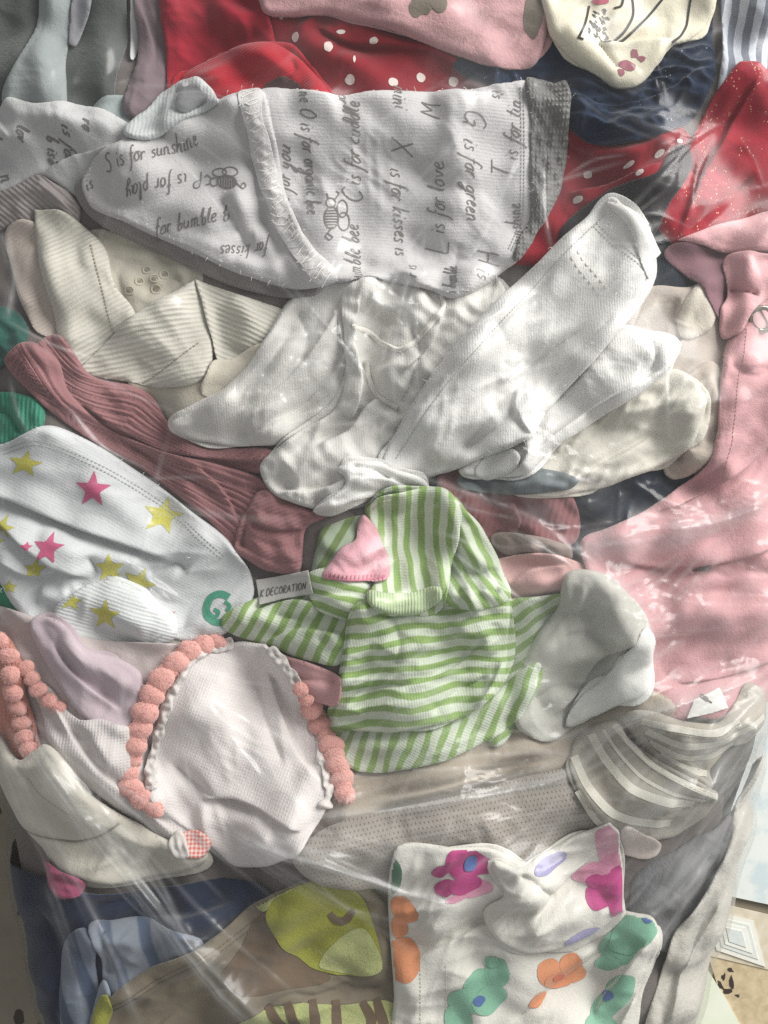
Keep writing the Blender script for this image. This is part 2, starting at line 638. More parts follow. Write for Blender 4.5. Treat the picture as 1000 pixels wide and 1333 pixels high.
    di = bil(sd, X[0, 0], Y[0, 0], h, lx, ly)
    ok &= di > 0
    H[sl] = np.where(ok, np.maximum(H[sl], zi), H[sl])
    P.obj, P.k, P.z, P.x0, P.y0, P.h, P.sd, P.mx, P.my = o, k, z, X[0, 0], Y[0, 0], h, sd, MX, MY
    return P


def on(P, x, y, up=0.7):
    """a point of the photograph's layout on the panel's surface"""
    x, y = np.asarray(x, float), np.asarray(y, float)
    z = bil(P.z, P.x0, P.y0, P.h, x, y) + up
    x, y = x + bil(P.mx, P.x0, P.y0, P.h, x, y), y + bil(P.my, P.x0, P.y0, P.h, x, y)
    return W(CX + (x - CX) * P.k, CY + (y - CY) * P.k, z)


def decal(name, P, pts, mat, parent, up=0.8, h=2.2, closed_curve=True, sub=5, clip=True, uv=0.0):
    """flat print or stitched-on patch that follows the cloth"""
    ol = curve(pts, sub=sub) if closed_curve else np.array(pts, float)
    lo, hi = ol.min(0) - 2 * h, ol.max(0) + 2 * h
    nx, ny = int((hi[0] - lo[0]) / h) + 2, int((hi[1] - lo[1]) / h) + 2
    X, Y = np.meshgrid(lo[0] + np.arange(nx) * h, lo[1] + np.arange(ny) * h)
    d, px, py, _, _ = seg_dist(X, Y, ol)
    ins = inside(X, Y, ol)
    if clip:
        keep = bil(P.sd, P.x0, P.y0, P.h, X, Y) > 1.5
    else:
        keep = np.ones_like(ins)
    sd = np.where(ins, d, -d)
    cell = (sd[:-1, :-1] > 0) | (sd[1:, :-1] > 0) | (sd[:-1, 1:] > 0) | (sd[1:, 1:] > 0)
    cell &= keep[:-1, :-1] & keep[1:, :-1] & keep[:-1, 1:] & keep[1:, 1:]
    if not cell.any():
        return None
    vx = np.where(sd < 0, px, X).ravel()
    vy = np.where(sd < 0, py, Y).ravel()
    idx = np.arange(nx * ny).reshape(ny, nx)
    q = np.stack([idx[:-1, :-1][cell], idx[1:, :-1][cell], idx[1:, 1:][cell], idx[:-1, 1:][cell]], 1)
    used = np.unique(q)
    rem = np.zeros(nx * ny, int)
    rem[used] = np.arange(len(used))
    vx, vy = vx[used], vy[used]
    a = math.radians(uv)
    U = np.stack([vx * math.cos(a) + vy * math.sin(a), -vx * math.sin(a) + vy * math.cos(a)], 1)
    return mesh_obj(name, on(P, vx, vy, up), rem[q], mat, P.obj, U)


def ribbons(name, P, lines, w, mat, parent, up=0.9, step=3.0, round_=0.0, taper=False):
    """strokes lying on the cloth: print, stitching (round_ > 0 raises the middle), cords"""
    V, F, n0 = [], [], 0
    for ln in lines:
        ln = np.asarray(ln, float)
        if len(ln) < 2:
            continue
        seg = np.linalg.norm(np.diff(ln, axis=0), axis=1)
        c = np.concatenate([[0], np.cumsum(seg)])
        m = max(2, int(c[-1] / step) + 1)
        s = np.linspace(0, c[-1], m)
        x, y = np.interp(s, c, ln[:, 0]), np.interp(s, c, ln[:, 1])
        tx, ty = np.gradient(x), np.gradient(y)
        L = np.sqrt(tx * tx + ty * ty) + 1e-9
        nx_, ny_ = -ty / L, tx / L
        ww = np.full(m, w)
        if taper:
            ww = w * (0.55 + 0.45 * np.sin(np.linspace(0.35, 2.8, m)))
        a = on(P, x + nx_ * ww, y + ny_ * ww, up)
        b = on(P, x, y, up + round_)
        d = on(P, x - nx_ * ww, y - ny_ * ww, up)
        V += [a, b, d]
        i = np.arange(m - 1)
        F.append(np.stack([n0 + i, n0 + i + 1, n0 + m + i + 1, n0 + m + i], 1))
        F.append(np.stack([n0 + m + i, n0 + m + i + 1, n0 + 2 * m + i + 1, n0 + 2 * m + i], 1))
        n0 += 3 * m
    if not V:
        return None
    o = mesh_obj(name, np.concatenate(V), np.concatenate(F)[:, ::-1], mat, P.obj, np.zeros((n0, 2)))
    if len(lines) > 1:
        o['kind'] = 'stuff'
    return o


def fibres(P, n, mat, parent, length=9.0, edge=0.7, w=0.42, seed=1):
    """loose fluff standing off the cloth, most of it along the edges"""
    r = np.random.default_rng(seed)
    inn = np.argwhere(P.sd > 1.5)
    rim = np.argwhere((P.sd > 0.5) & (P.sd < 7))
    L = []
    V, F, n0 = [], [], 0
    for i in range(n):
        src = rim if r.random() < edge else inn
        j = src[r.integers(len(src))]
        x, y = P.x0 + j[1] * P.h + r.uniform(-1, 1), P.y0 + j[0] * P.h + r.uniform(-1, 1)
        a = r.uniform(0, 6.28)
        l = length * r.uniform(.4, 1.5)
        bend = r.normal(0, .9)
        m = 5
        t = np.linspace(0, 1, m)
        an = a + bend * t
        xs = x + np.cumsum(np.cos(an)) * l / m
        ys = y + np.cumsum(np.sin(an)) * l / m
        b = bil(P.z, P.x0, P.y0, P.h, np.array([x]), np.array([y]))[0]
        zs = np.maximum(b + 1.0 + l * .35 * np.sin(t * 2.6), bil(P.z, P.x0, P.y0, P.h, xs, ys) + .6)
        nx_, ny_ = -np.sin(an) * w, np.cos(an) * w
        X1, Y1 = CX + (xs + nx_ - CX) * P.k, CY + (ys + ny_ - CY) * P.k
        X2, Y2 = CX + (xs - nx_ - CX) * P.k, CY + (ys - ny_ - CY) * P.k
        V += [W(X1, Y1, zs), W(X2, Y2, zs)]
        k = np.arange(m - 1)
        F.append(np.stack([n0 + k, n0 + k + 1, n0 + m + k + 1, n0 + m + k], 1))
        n0 += 2 * m
    o = mesh_obj('loose_fibres', np.concatenate(V), np.concatenate(F)[:, ::-1], mat, P.obj, np.zeros((n0, 2)))
    o['kind'] = 'stuff'
    return o


def seam(P, pts, color, gap=5.0, w=.8, double=0):
    """a row of machine stitches on the cloth"""
    ln = curve(pts, closed=False, sub=6)
    seg = np.linalg.norm(np.diff(ln, axis=0), axis=1)
    c = np.concatenate([[0], np.cumsum(seg)])
    out = []
    for off in ([0, double] if double else [0]):
        q = 0.0
        while q + gap * .62 < c[-1]:
            a = np.array([np.interp(q, c, ln[:, 0]), np.interp(q, c, ln[:, 1])])
            b = np.array([np.interp(q + gap * .62, c, ln[:, 0]), np.interp(q + gap * .62, c, ln[:, 1])])
            d = (b - a) / (np.linalg.norm(b - a) + 1e-9)
            n = np.array([-d[1], d[0]]) * off
            out.append([a + n, b + n])
            q += gap
    return ribbons('seam_stitching', P, out, w, fabric('thread_' + color[1:], color, fuzz=.2), None, round_=.7, step=2)


def star(cx, cy, R, rot=0.0, sq=1.0, n=5, inner=0.42):
    out = []
    for i in range(2 * n):
        rr = R if i % 2 == 0 else R * inner
        a = math.radians(rot) - math.pi / 2 + math.pi * i / n
        out.append((cx + rr * math.cos(a), cy + rr * sq * math.sin(a), 1))
    return out


def blob(cx, cy, rx, ry, rot=0.0, n=10, jit=0.08, lobes=0, depth=0.0, seed=1):
    r = np.random.default_rng(seed)
    out = []
    m = n if not lobes else max(n, lobes * 6)
    a0 = math.radians(rot)
    for i in range(m):
        a = 2 * math.pi * i / m
        k = 1 + r.uniform(-jit, jit)
        if lobes:
            k *= 1 - depth * (1 - abs(math.cos(a * lobes / 2)) ** 0.7)
        x, y = rx * k * math.cos(a), ry * k * math.sin(a)
        out.append((cx + x * math.cos(a0) - y * math.sin(a0), cy + x * math.sin(a0) + y * math.cos(a0)))
    return out


# ------------------------------------------------------------------ handwriting
G = {
    'a': (.95, [[(.75, .85), (.4, 1), (.05, .55), (.2, .05), (.5, .1), (.75, .9), (.72, .2), (.95, .05)]]),
    'b': (.85, [[(.1, .9), (.3, 2), (.15, .1), (.45, -.02), (.75, .4), (.55, .85), (.2, .5)]]),
    'c': (.75, [[(.7, .85), (.4, 1), (.08, .5), (.3, .02), (.72, .15)]]),
    'd': (.95, [[(.7, .85), (.35, .95), (.05, .5), (.25, .03), (.6, .3), (.8, 2), (.75, .1), (.95, .05)]]),
    'e': (.75, [[(.08, .45), (.5, .6), (.55, .95), (.2, .9), (.1, .3), (.4, 0), (.72, .2)]]),
    'f': (.6, [[(.7, 1.8), (.45, 2), (.3, 1.4), (.2, -.4), (.0, -.9)], [(.05, .95), (.6, 1.02)]]),
    'g': (.9, [[(.7, .85), (.35, 1), (.05, .6), (.25, .15), (.6, .35), (.72, .95), (.6, -.6), (.2, -.9), (.05, -.5), (.9, .1)]]),
    'h': (.9, [[(.15, 2), (.1, .02)], [(.12, .5), (.4, .95), (.62, .75), (.62, .1), (.85, .05)]]),
    'i': (.4, [[(.12, .95), (.1, .1), (.3, .03)], [(.16, 1.4), (.2, 1.46)]]),
    'k': (.8, [[(.15, 2), (.1, 0)], [(.6, .95), (.15, .45), (.7, 0)]]),
    'l': (.45, [[(.1, .3), (.35, 1.9), (.15, 1.7), (.15, .15), (.45, .05)]]),
    'm': (1.3, [[(.08, .95), (.1, 0)], [(.1, .6), (.35, .98), (.5, .7), (.5, 0)], [(.5, .6), (.8, .98), (.95, .7), (.95, .1), (1.2, .05)]]),
    'n': (.9, [[(.08, .95), (.1, 0)], [(.1, .6), (.4, .98), (.6, .7), (.6, .1), (.85, .05)]]),
    'o': (.8, [[(.4, 1), (.08, .6), (.2, .05), (.6, .15), (.65, .75), (.4, 1), (.8, .9)]]),
    'p': (.85, [[(.1, .95), (.05, -.9)], [(.1, .6), (.45, 1), (.7, .6), (.45, .05), (.12, .15)]]),
    'r': (.65, [[(.1, .95), (.1, 0)], [(.1, .55), (.35, .95), (.6, .85)]]),
    's': (.65, [[(.55, .88), (.25, .98), (.1, .72), (.5, .4), (.4, .03), (.05, .12)]]),
    't': (.55, [[(.25, 1.7), (.2, .15), (.5, .05)], [(.0, 1.05), (.5, 1.1)]]),
    'u': (.9, [[(.08, .95), (.1, .2), (.4, .02), (.62, .4), (.65, .95), (.65, .1), (.85, .05)]]),
    'v': (.75, [[(.05, .95), (.3, .02), (.65, .95), (.8, .85)]]),
    'y': (.85, [[(.08, .95), (.15, .35), (.45, .25), (.65, .95), (.5, -.5), (.15, -.9), (.05, -.5), (.8, .1)]]),
    'x': (.8, [[(.05, .95), (.65, 0)], [(.65, .95), (.05, 0)]]),
    'A': (1.3, [[(.0, 0), (.55, 2), (1.1, 0)], [(.2, .7), (.9, .7)]]),
    'B': (1.2, [[(.1, 0), (.1, 2), (.8, 1.9), (.8, 1.2), (.1, 1.05), (.9, .9), (.9, .15), (.1, 0)]]),
    'C': (1.4, [[(1.15, 1.6), (.7, 1.95), (.15, 1.3), (.2, .4), (.7, 0), (1.2, .35)]]),
    'D': (1.3, [[(.1, 0), (.1, 2), (.7, 1.9), (1.05, 1), (.7, .1), (.1, 0)]]),
    'E': (1.1, [[(.9, 0), (.1, 0), (.1, 2), (.9, 2)], [(.1, 1.05), (.75, 1.05)]]),
    'G': (1.5, [[(1.15, 1.7), (.7, 1.95), (.15, 1.3), (.2, .4), (.7, 0), (1.15, .4), (1.15, .9), (.7, .9)], [(1.15, .9), (1.2, -.1)]]),
    'H': (1.5, [[(.15, 2), (.15, 0)], [(1.15, 2), (1.15, 0)], [(.15, 1.05), (1.15, 1.0)]]),
    'I': (.5, [[(.15, 0), (.15, 2)]]),
    'K': (1.2, [[(.1, 0), (.1, 2)], [(1, 2), (.15, .95), (1.05, 0)]]),
    'L': (1.3, [[(.15, 2), (.15, .05), (1.1, 0)]]),
    'M': (1.7, [[(.1, 0), (.2, 1.9), (.75, .7), (1.3, 1.9), (1.4, 0)]]),
    'N': (1.3, [[(.1, 0), (.1, 2), (1.05, 0), (1.05, 2)]]),
    'O': (1.4, [[(.6, 2), (.1, 1.3), (.2, .3), (.65, 0), (1.1, .6), (1.05, 1.5), (.6, 2)]]),
    'P': (1.2, [[(.1, 0), (.1, 2), (.8, 1.9), (.9, 1.3), (.15, 1)]]),
    'R': (1.2, [[(.1, 0), (.1, 2), (.8, 1.9), (.8, 1.2), (.1, 1.05), (1, 0)]]),
    'S': (1.1, [[(.95, 1.7), (.5, 2), (.15, 1.55), (.75, .9), (.8, .3), (.4, 0), (.05, .3)]]),
    'T': (1.4, [[(.0, 1.95), (1.2, 1.95)], [(.6, 1.95), (.6, 0)]]),
    'X': (1.4, [[(.05, 2), (1.15, 0)], [(1.15, 2), (.05, 0)]]),
}
HARD = set('AEHIKLMNTXvxk')


def writing(text, x, y, ang, size, jit=0.05, seed=0, space=0.7, squeeze=1.0):
    """strokes of a line of writing that starts at x, y and runs at ang degrees (y down)"""
    r = np.random.default_rng(seed)
    a = math.radians(ang)
    dx, dy = (math.cos(a), math.sin(a)), (math.sin(a), -math.cos(a))      # along, up
    out, cx = [], 0.0
    for ch in text:
        if ch == ' ':
            cx += space
            continue
        wdt, strokes = G[ch]
        b = r.uniform(-.08, .08)
        for st in strokes:
            p = np.array(st, float)
            p = p + r.uniform(-jit, jit, p.shape)
            if len(p) > 2 and ch not in HARD:
                p = curve([tuple(q) for q in p], closed=False, sub=4)
            px = (cx + p[:, 0] + 0.34 * p[:, 1]) * size * squeeze
            py = (p[:, 1] + b) * size
            out.append(np.stack([x + px * dx[0] + py * dy[0], y + px * dx[1] + py * dy[1]], 1))
        cx += wdt + 0.12
    return out
# ------------------------------------------------------------------ the setting: floor, papers
def slab(name, pts, z, th, mat, label=None, cat=None, kind=None, k=None):
    """thin flat sheet on the floor, outline in the photograph's layout, placed at its real height"""
    kk = (DC - z) / DC if k is None else k
    P = np.array([p[:2] for p in pts], float)
    P = np.stack([CX + (P[:, 0] - CX) * kk, CY + (P[:, 1] - CY) * kk], 1)
    n = len(P)
    top = W(P[:, 0], P[:, 1], np.full(n, z + th))
    bot = W(P[:, 0], P[:, 1], np.full(n, z))
    me = bpy.data.meshes.new(name)
    fs = [tuple(range(n))[::-1], tuple(range(n, 2 * n))] + [(i, (i + 1) % n, n + (i + 1) % n, n + i) for i in range(n)]
    me.from_pydata(np.concatenate([top, bot]).tolist(), [], fs)
    me.update()
    me.materials.append(mat)
    o = bpy.data.objects.new(name, me)
    COL.objects.link(o)
    if label:
        o['label'], o['category'] = label, cat
    if kind:
        o['kind'] = kind
    return o


def terrazzo():
    N = NT('terrazzo')
    tc = N.n('TexCoord')
    nz = N.n('TexNoise', i_Scale=40.0, i_Detail=5.0, i_Roughness=0.65)
    N.l(tc.outputs['Object'], nz.inputs['Vector'])
    fine = N.n('TexNoise', i_Scale=600.0, i_Detail=3.0)
    N.l(tc.outputs['Object'], fine.inputs['Vector'])
    col = N.mix(nz.outputs[0], lin('#776e60'), lin('#9d9482'))
    col = N.mix(N.math('MULTIPLY', fine.outputs[0], 0.25), col, lin('#7a6d5c'))
    # stone chips
    warp = N.n('TexNoise', i_Scale=90.0, i_Detail=2.0)
    N.l(tc.outputs['Object'], warp.inputs['Vector'])
    add = N.n('VectorMath', operation='MULTIPLY_ADD')
    N.l(warp.outputs['Color'], add.inputs[0])
    add.inputs[1].default_value = (0.012, 0.012, 0.012)
    N.l(tc.outputs['Object'], add.inputs[2])
    vo = N.n('TexVoronoi', i_Scale=62.0, i_Randomness=1.0)
    N.l(add.outputs[0], vo.inputs['Vector'])
    sepc = N.n('SeparateColor')
    N.l(vo.outputs['Color'], sepc.inputs[0])
    sz = N.math('MULTIPLY_ADD', sepc.outputs[1], 0.30, 0.16)
    chip = N.math('MULTIPLY', N.math('LESS_THAN', vo.outputs['Distance'], sz), N.math('LESS_THAN', sepc.outputs[0], 0.38))
    col = N.mix(N.math('MULTIPLY', chip, 0.9), col, lin('#33281f'))
    p = N.n('BsdfPrincipled', i_Roughness=0.35)
    N.l(col, p.inputs['Base Color'])
    b = N.n('Bump', i_Strength=0.15, i_Distance=0.0005)
    N.l(fine.outputs[0], b.inputs['Height'])
    N.l(b.outputs[0], p.inputs['Normal'])
    N.l(p.outputs[0], N.out.inputs[0])
    return N.m


fl = slab('floor', [(-2600, -2600), (3600, -2600), (3600, 3900), (-2600, 3900)], FLOOR - 20, 20, terrazzo(), kind='structure', k=1.0)


def mottled_paper(name, a, b, scale, thr, soft=0.1):
    N = NT(name)
    tc = N.n('TexCoord')
    nz = N.n('TexNoise', i_Scale=scale, i_Detail=3.0, i_Roughness=0.55)
    N.l(tc.outputs['Object'], nz.inputs['Vector'])
    mr = N.n('MapRange', interpolation_type='SMOOTHSTEP', i_1=thr - soft, i_2=thr + soft)
    N.l(nz.outputs[0], mr.inputs[0])
    p = N.n('BsdfPrincipled', i_Roughness=0.7)
    N.l(N.mix(mr.outputs[0], lin(a), lin(b)), p.inputs['Base Color'])
    N.l(p.outputs[0], N.out.inputs[0])
    return N.m


slab('play_mat', [(880, 820), (1180, 760), (1180, 1215), (900, 1155)], FLOOR + 3, 5, mottled_paper('pale_blue_mat', '#dde2dd', '#c6d3d5', 55, 0.55, 0.09),
     'pale blue mottled mat lying flat on the floor beside the bag', 'mat')
T = thing('printed_tile', 'cream printed tile with nested white squares between the mat and the folded sheet', 'tile')
cream = mottled_paper('tile_cream', '#c9bea6', '#d8d0bd', 120, .5, .2)
slab('tile_body', [(880, 1162), (1120, 1218), (1120, 1290), (900, 1238)], FLOOR + 2, 3, cream).parent = T
for i, (a, b, c) in enumerate((('#e4e4da', 0.10, 4), ('#d6dad4', 0.2, 5), ('#e6e6dd', 0.28, 6), ('#d2d8d4', 0.36, 7))):
    q = np.array([(915, 1178), (985, 1194), (1004, 1266), (928, 1240)], float)
    m = q.mean(0)
    slab('printed_square', [tuple(m + (p - m) * (1.05 - b * 2.1)) for p in q], FLOOR + 2 + c, 1, simple('sq%d' % i, a, 0.6)).parent = T
slab('folded_sheet', [(850, 1238), (905, 1236), (945, 1300), (1010, 1420), (850, 1420)], FLOOR + 2, 4, mottled_paper('pale_green_sheet', '#e9ebdd', '#dfe6cf', 18, 0.5),
     'off white sheet of paper poking out from under the bag', 'paper')
T = thing('pale_terrazzo', 'beige speckled sheet laid for the brighter terrazzo floor, with a dark scorched squiggle at the frame corner', 'sheet')  # added pale sheet: terrazzo on the window side, brightness put into its colour
slab('pale_terrazzo_sheet', [(915, 1222), (1140, 1284), (1140, 1420), (985, 1420), (938, 1296)], FLOOR + 1, 2.5, mottled_paper('terrazzo_bright', '#b8a684', '#cdbd9c', 180, 0.5, 0.2)).parent = T


def floor_stroke(pts, w, z, mat, parent, name):
    kk = (DC - z) / DC
    ln = curve(pts, closed=False, sub=6)
    ln = np.stack([CX + (ln[:, 0] - CX) * kk, CY + (ln[:, 1] - CY) * kk], 1)
    tg = np.gradient(ln, axis=0)
    nn = np.stack([-tg[:, 1], tg[:, 0]], 1) / (np.linalg.norm(tg, axis=1, keepdims=True) + 1e-9)
    n = len(ln)
    wv = w * (0.6 + 0.5 * np.sin(np.arange(n) * 1.7) ** 2)[:, None]
    a, b = ln + nn * wv, ln - nn * wv
    v = np.concatenate([W(a[:, 0], a[:, 1], np.full(n, z)), W(b[:, 0], b[:, 1], np.full(n, z))])
    i = np.arange(n - 1)
    return mesh_obj(name, v, np.stack([i, n + i, n + i + 1, i + 1], 1), mat, parent)


dk = simple('scorch', '#3a322b', 0.8)
for x, y, a_, b_, r_ in ((938, 1283, 6, 3, 50), (947, 1290, 7, 3.4, -10), (953, 1279, 3, 8, -8), (942, 1272, 2.5, 4.5, 10), (951, 1262, 5, 2.4, 35), (960, 1296, 3, 2, 0)):
    slab('dark_mark', blob(x, y, a_, b_, r_, n=9, jit=.4, seed=int(x)), FLOOR + 3.6, .4, dk).parent = T

# ------------------------------------------------------------------ the clothes, from the bottom of the pile up
HW = [(1.6, 60, 0, 1.0)]                  # ordinary soft unevenness

# --- deep pieces that show only in the gaps
T = thing('folded_blanket', 'dark plum grey blanket at the bottom of the pile showing in gaps', 'blanket')
panel('blanket_layer', [(-135, -225), (100, -300), (500, -315), (900, -300), (1140, -225), (1150, 300), (1105, 720), (1040, 950), (975, 1140),
                        (940, 1290), (905, 1420), (850, 1530), (500, 1560), (150, 1540), (75, 1450), (35, 1300), (10, 1160), (-25, 1010), (-70, 780), (-120, 400)],
      fabric('plum_grey', '#6a6360', fuzz=1.0), T, t=14, r=40, h=7, wr=[(4, 120, 0, 1)], smooth=8)

T = thing('navy_cardigan', 'dark navy cardigan under the white sleeve and beside the pink fleece', 'cardigan')
panel('back_panel', [(540, 560), (640, 540), (860, 520), (930, 560), (920, 660), (800, 760), (640, 760), (560, 700)], fabric('midnight', '#141d29', fuzz=0.9, mottle=0.25), T, t=10,
      wr=[(3, 60, 10, 2)])
panel('back_panel', [(820, 300), (960, 300), (980, 400), (940, 520), (820, 480)], fabric('midnight', '#141d29'), T, t=6, wr=HW)

T = thing('grey_fleece_romper', 'dark grey green fleece romper with pale blue grey bands in the corner', 'romper')
dg = fabric('grey_green_fleece', '#4d514f', fuzz=1.5, mottle=0.22, rough=1.0, sheen=0.4)
panel('fleece_body', [(-130, -200), (176, -200), (175, 0), (173, 60), (165, 120), (150, 175), (80, 200), (-130, 210)], dg, T, t=12, r=14,
      folds=[('ridge', [(165, -40), (150, 60), (140, 160)], 8, 28), ('ridge', [(20, -60), (15, 60), (-20, 160)], 8, 26)], wr=[(2, 45, 80, 2.5)])
lb = fabric('blue_grey_jersey', '#8f9696', fuzz=0.9, mottle=0.1)
panel('pale_band', [(48, -200), (104, -200), (92, 30), (86, 80), (92, 150), (84, 172), (40, 168), (8, 142), (12, 112), (36, 66), (48, 10)], lb, T, t=11, r=16,
      folds=[('ridge', [(75, -60), (62, 60), (60, 150)], 5, 18)], wr=[(1.5, 40, 80, 2)])
panel('sheer_band', [(94, -200), (128, -200), (122, 0), (112, 34), (100, 62), (92, 60), (95, 0)], fabric('sheer_grey', '#85858a', fuzz=0.6), T, t=6, r=9)
panel('pale_fold', [(92, 165), (110, 150), (140, 128), (180, 122), (205, 140), (180, 190), (110, 195)], fabric('dim_blue_grey', '#8d9696', fuzz=0.9), T, t=9, r=16, wr=[(2, 40, 30, 1.5)])
pp = panel('piping', [(166, -200), (174, -200), (177, 0), (178, 45), (172, 75), (167, 60), (170, 10)], fabric('pale_piping', '#c4c6c6'), T, crump=.4, t=4, r=4, h=2)

T = thing('mauve_shirt', 'dusky mauve shirt wedged between the grey fleece and the red garment', 'shirt')
panel('mauve_panel', [(172, -200), (240, -200), (232, 40), (225, 120), (200, 160), (165, 150), (178, 70)], fabric('mauve', '#75666b', fuzz=0.9), T, t=8, r=14,
      folds=[('step', [(180, 0), (200, 60), (190, 120)], 5, 8)], wr=[(2, 40, 70, 2)])

T = thing('red_polka_dress', 'dark red dress with white polka dots behind the printed leggings', 'dress')
red_d = fabric('deep_red', '#7e1522', fuzz=0.5, grain=0.6)
dot_m = fabric('dot_white', '#cbbfba', fuzz=.5)
P = panel('dress_body', [(285, -200), (430, -200), (470, 20), (560, 60), (640, 90), (740, 150), (880, 165), (905, 200), (880, 260), (800, 330), (650, 340), (420, 220),
                         (340, 100), (290, 40)], red_d, T, t=10, r=14,
          folds=[('step', [(640, 120), (560, 70), (460, 60), (400, 30)], 8, 10), ('ridge', [(380, 40), (460, 90), (560, 130)], 6, 18),
                 ('step', [(740, 250), (800, 240), (860, 215)], 9, 12), ('ridge', [(760, 200), (810, 205), (870, 185)], 7, 12)], wr=[(2.2, 45, 20, 2)])
for i, (x, y, a, b) in enumerate([(308, 18, 6, 7), (322, 20, 6, 8), (350, 35, 6, 10), (385, 50, 7, 10), (428, 66, 8, 11), (445, 43, 8, 4), (487, 56, 8, 6), (456, 110, 9, 9),
                                  (512, 113, 9, 9), (548, 103, 8, 9), (590, 107, 9, 9), (366, 20, 5, 7), (767, 224, 8, 7), (814, 220, 10, 4), (853, 207, 10, 5),
                                  (826, 238, 8, 4), (752, 262, 9, 6), (462, 85, 2.5, 8), (720, 205, 6, 6), (880, 190, 6, 4), (400, 8, 7, 7)]):
    decal('polka_dot', P, blob(x, y, a * .7, b * .7, -30 if x in (814, 853, 826) else 0, seed=i), dot_m, T, h=2)

T = thing('red_jersey_top', 'bright red ribbed jersey top with a folded sleeve opening', 'top')
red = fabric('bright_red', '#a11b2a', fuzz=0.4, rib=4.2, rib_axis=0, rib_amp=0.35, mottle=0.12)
panel('back_panel', [(214, -200), (322, -200), (345, 0), (360, 60), (380, 150), (230, 180), (216, 100)], fabric('red_back', '#8f1a2c', fuzz=0.6), T, t=10, r=12,
      folds=[('ridge', [(222, 62), (270, 45), (330, 30)], 5, 14)], wr=[(2, 40, 10, 2)])
panel('sleeve', [(222, 180), (226, 120), (236, 90), (268, 66), (310, 52), (350, 52), (386, 72), (412, 98), (430, 128), (438, 165), (330, 200)], red, T, layer=5.5, t=18, r=34, uv=60,
      folds=[('ridge', [(240, 115), (290, 80), (345, 72), (400, 105), (425, 150)], 9, 22), ('crease', [(380, 76), (384, 92), (372, 108)], 5, 4)], wr=[(1.2, 40, 20, 2)])
panel('sleeve_opening', [(330, 140), (340, 112), (356, 100), (374, 99), (390, 112), (396, 140)], fabric('opening_shade', '#4a3434'), T, t=3, r=10, lift=0.5,  # dark sheet on the sleeve; the mouth's shade is its colour
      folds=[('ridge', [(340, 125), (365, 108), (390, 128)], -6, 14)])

T = thing('navy_glint_jumper', 'dark navy crinkled jumper with white film glints painted in, below the cream top', 'jumper')  # pale specks are glints of the film put into the cloth colour
panel('jumper_body', [(590, 92), (612, 76), (690, 40), (760, -60), (800, -200), (960, -200), (932, 0), (926, 100), (908, 148), (868, 178), (815, 192), (765, 186), (735, 160), (690, 128),
                      (640, 116)], fabric('navy_glint', '#16243a', fuzz=1.2, mottle=0.3, speck=('#b8c4cc', 520, 0.16, 0.60)), T, t=13, r=18,
      folds=[('step', [(735, 120), (790, 140), (850, 130), (915, 90)], 8, 10), ('ridge', [(740, 160), (810, 172), (880, 150)], 6, 14)], wr=[(2.4, 22, 10, 2.2, 'r')])

T = thing('pink_fleece_top', 'dusty pink fleece with grey brown leaf spots at the upper edge', 'fleece')
pf = fabric('dusty_pink_fleece', '#bb9294', fuzz=1.5, sheen=0.45, rough=1.0, mottle=0.14)
P = panel('fleece_body', [(318, -200), (722, -200), (714, 0), (710, 50), (696, 84), (664, 92), (610, 80), (545, 56), (480, 32), (430, 20), (385, 18), (340, 10)], pf, T, layer=5.5, t=16, r=26,
          folds=[('ridge', [(420, -20), (540, 30), (660, 60)], 6, 30)], wr=[(2, 60, 20, 2)])
sp = fabric('spot_grey_brown', '#6d655a', fuzz=1.2)
decal('leaf_spot', P, blob(548, 13, 17, 21, 20, lobes=3, depth=.25, seed=2), sp, T)
decal('leaf_spot', P, blob(570, 10, 12, 17, -10, seed=3), sp, T, up=1.0)
decal('leaf_spot', P, blob(694, 20, 12, 32, 5, seed=4), sp, T)

T = thing('grey_striped_shirt', 'grey and white narrow striped shirt at the right beside the navy jumper', 'shirt')
panel('shirt_panel', [(930, -200), (1160, -200), (1155, 220), (1000, 190), (950, 180), (912, 172), (922, 60)],
      fabric('grey_stripe_shirt', '#aeb2ba', stripe='#666a75', sw=17.5, duty=0.52, axis=0, fuzz=0.4), T, t=12, r=14, uv=9,
      folds=[('ridge', [(975, -40), (965, 60), (940, 150)], 5, 22)], wr=[(1.5, 50, 95, 2)])

T = thing('cream_sketch_top', 'cream top with black pencil sketch print resting on the navy jumper', 'top')
P = panel('top_body', [(706, -200), (945, -200), (934, 0), (922, 28), (900, 46), (874, 58), (862, 74), (846, 96), (826, 112), (806, 111), (775, 97), (738, 74), (714, 44)],
          fabric('cream_jersey', '#cfc9b6', fuzz=0.5), T, layer=5.5, t=20, r=34,
          folds=[('step', [(880, 52), (850, 50), (810, 58), (775, 56)], -9, 8), ('crease', [(775, 56), (790, 75), (806, 92)], 6, 5), ('ridge', [(730, 40), (770, 80), (810, 100)], 5, 14)],
          wr=[(1.2, 50, 30, 2)])
ink = simple('ink_black', '#23201f', 0.9)
C5 = lambda *p: curve(list(p), closed=False, sub=6)
ribbons('sketch_line', P, [C5((767, 8), (760, 35), (750, 58)), C5((812, -10), (808, 10), (798, 14)), C5((822, -10), (824, 20), (814, 40), (800, 52), (786, 58)),
                           C5((866, -6), (840, 25), (815, 48), (800, 57)), C5((902, -10), (898, 25), (888, 44), (876, 54)), C5((748, 58), (756, 60)),
                           C5((786, 56), (794, 60), (784, 60))], 1.5, ink, T)
hat = []
for i in range(60):
    u, v = random.random(), random.random()
    x, y = 771 + 22 * u - 12 * v * (1 - u), 12 + 44 * v
    if x > 790:
        x -= 8
    hat.append([(x, y), (x + 2.5, y + 3.5)])
ribbons('sketch_hatching', P, hat, 0.8, ink, T)
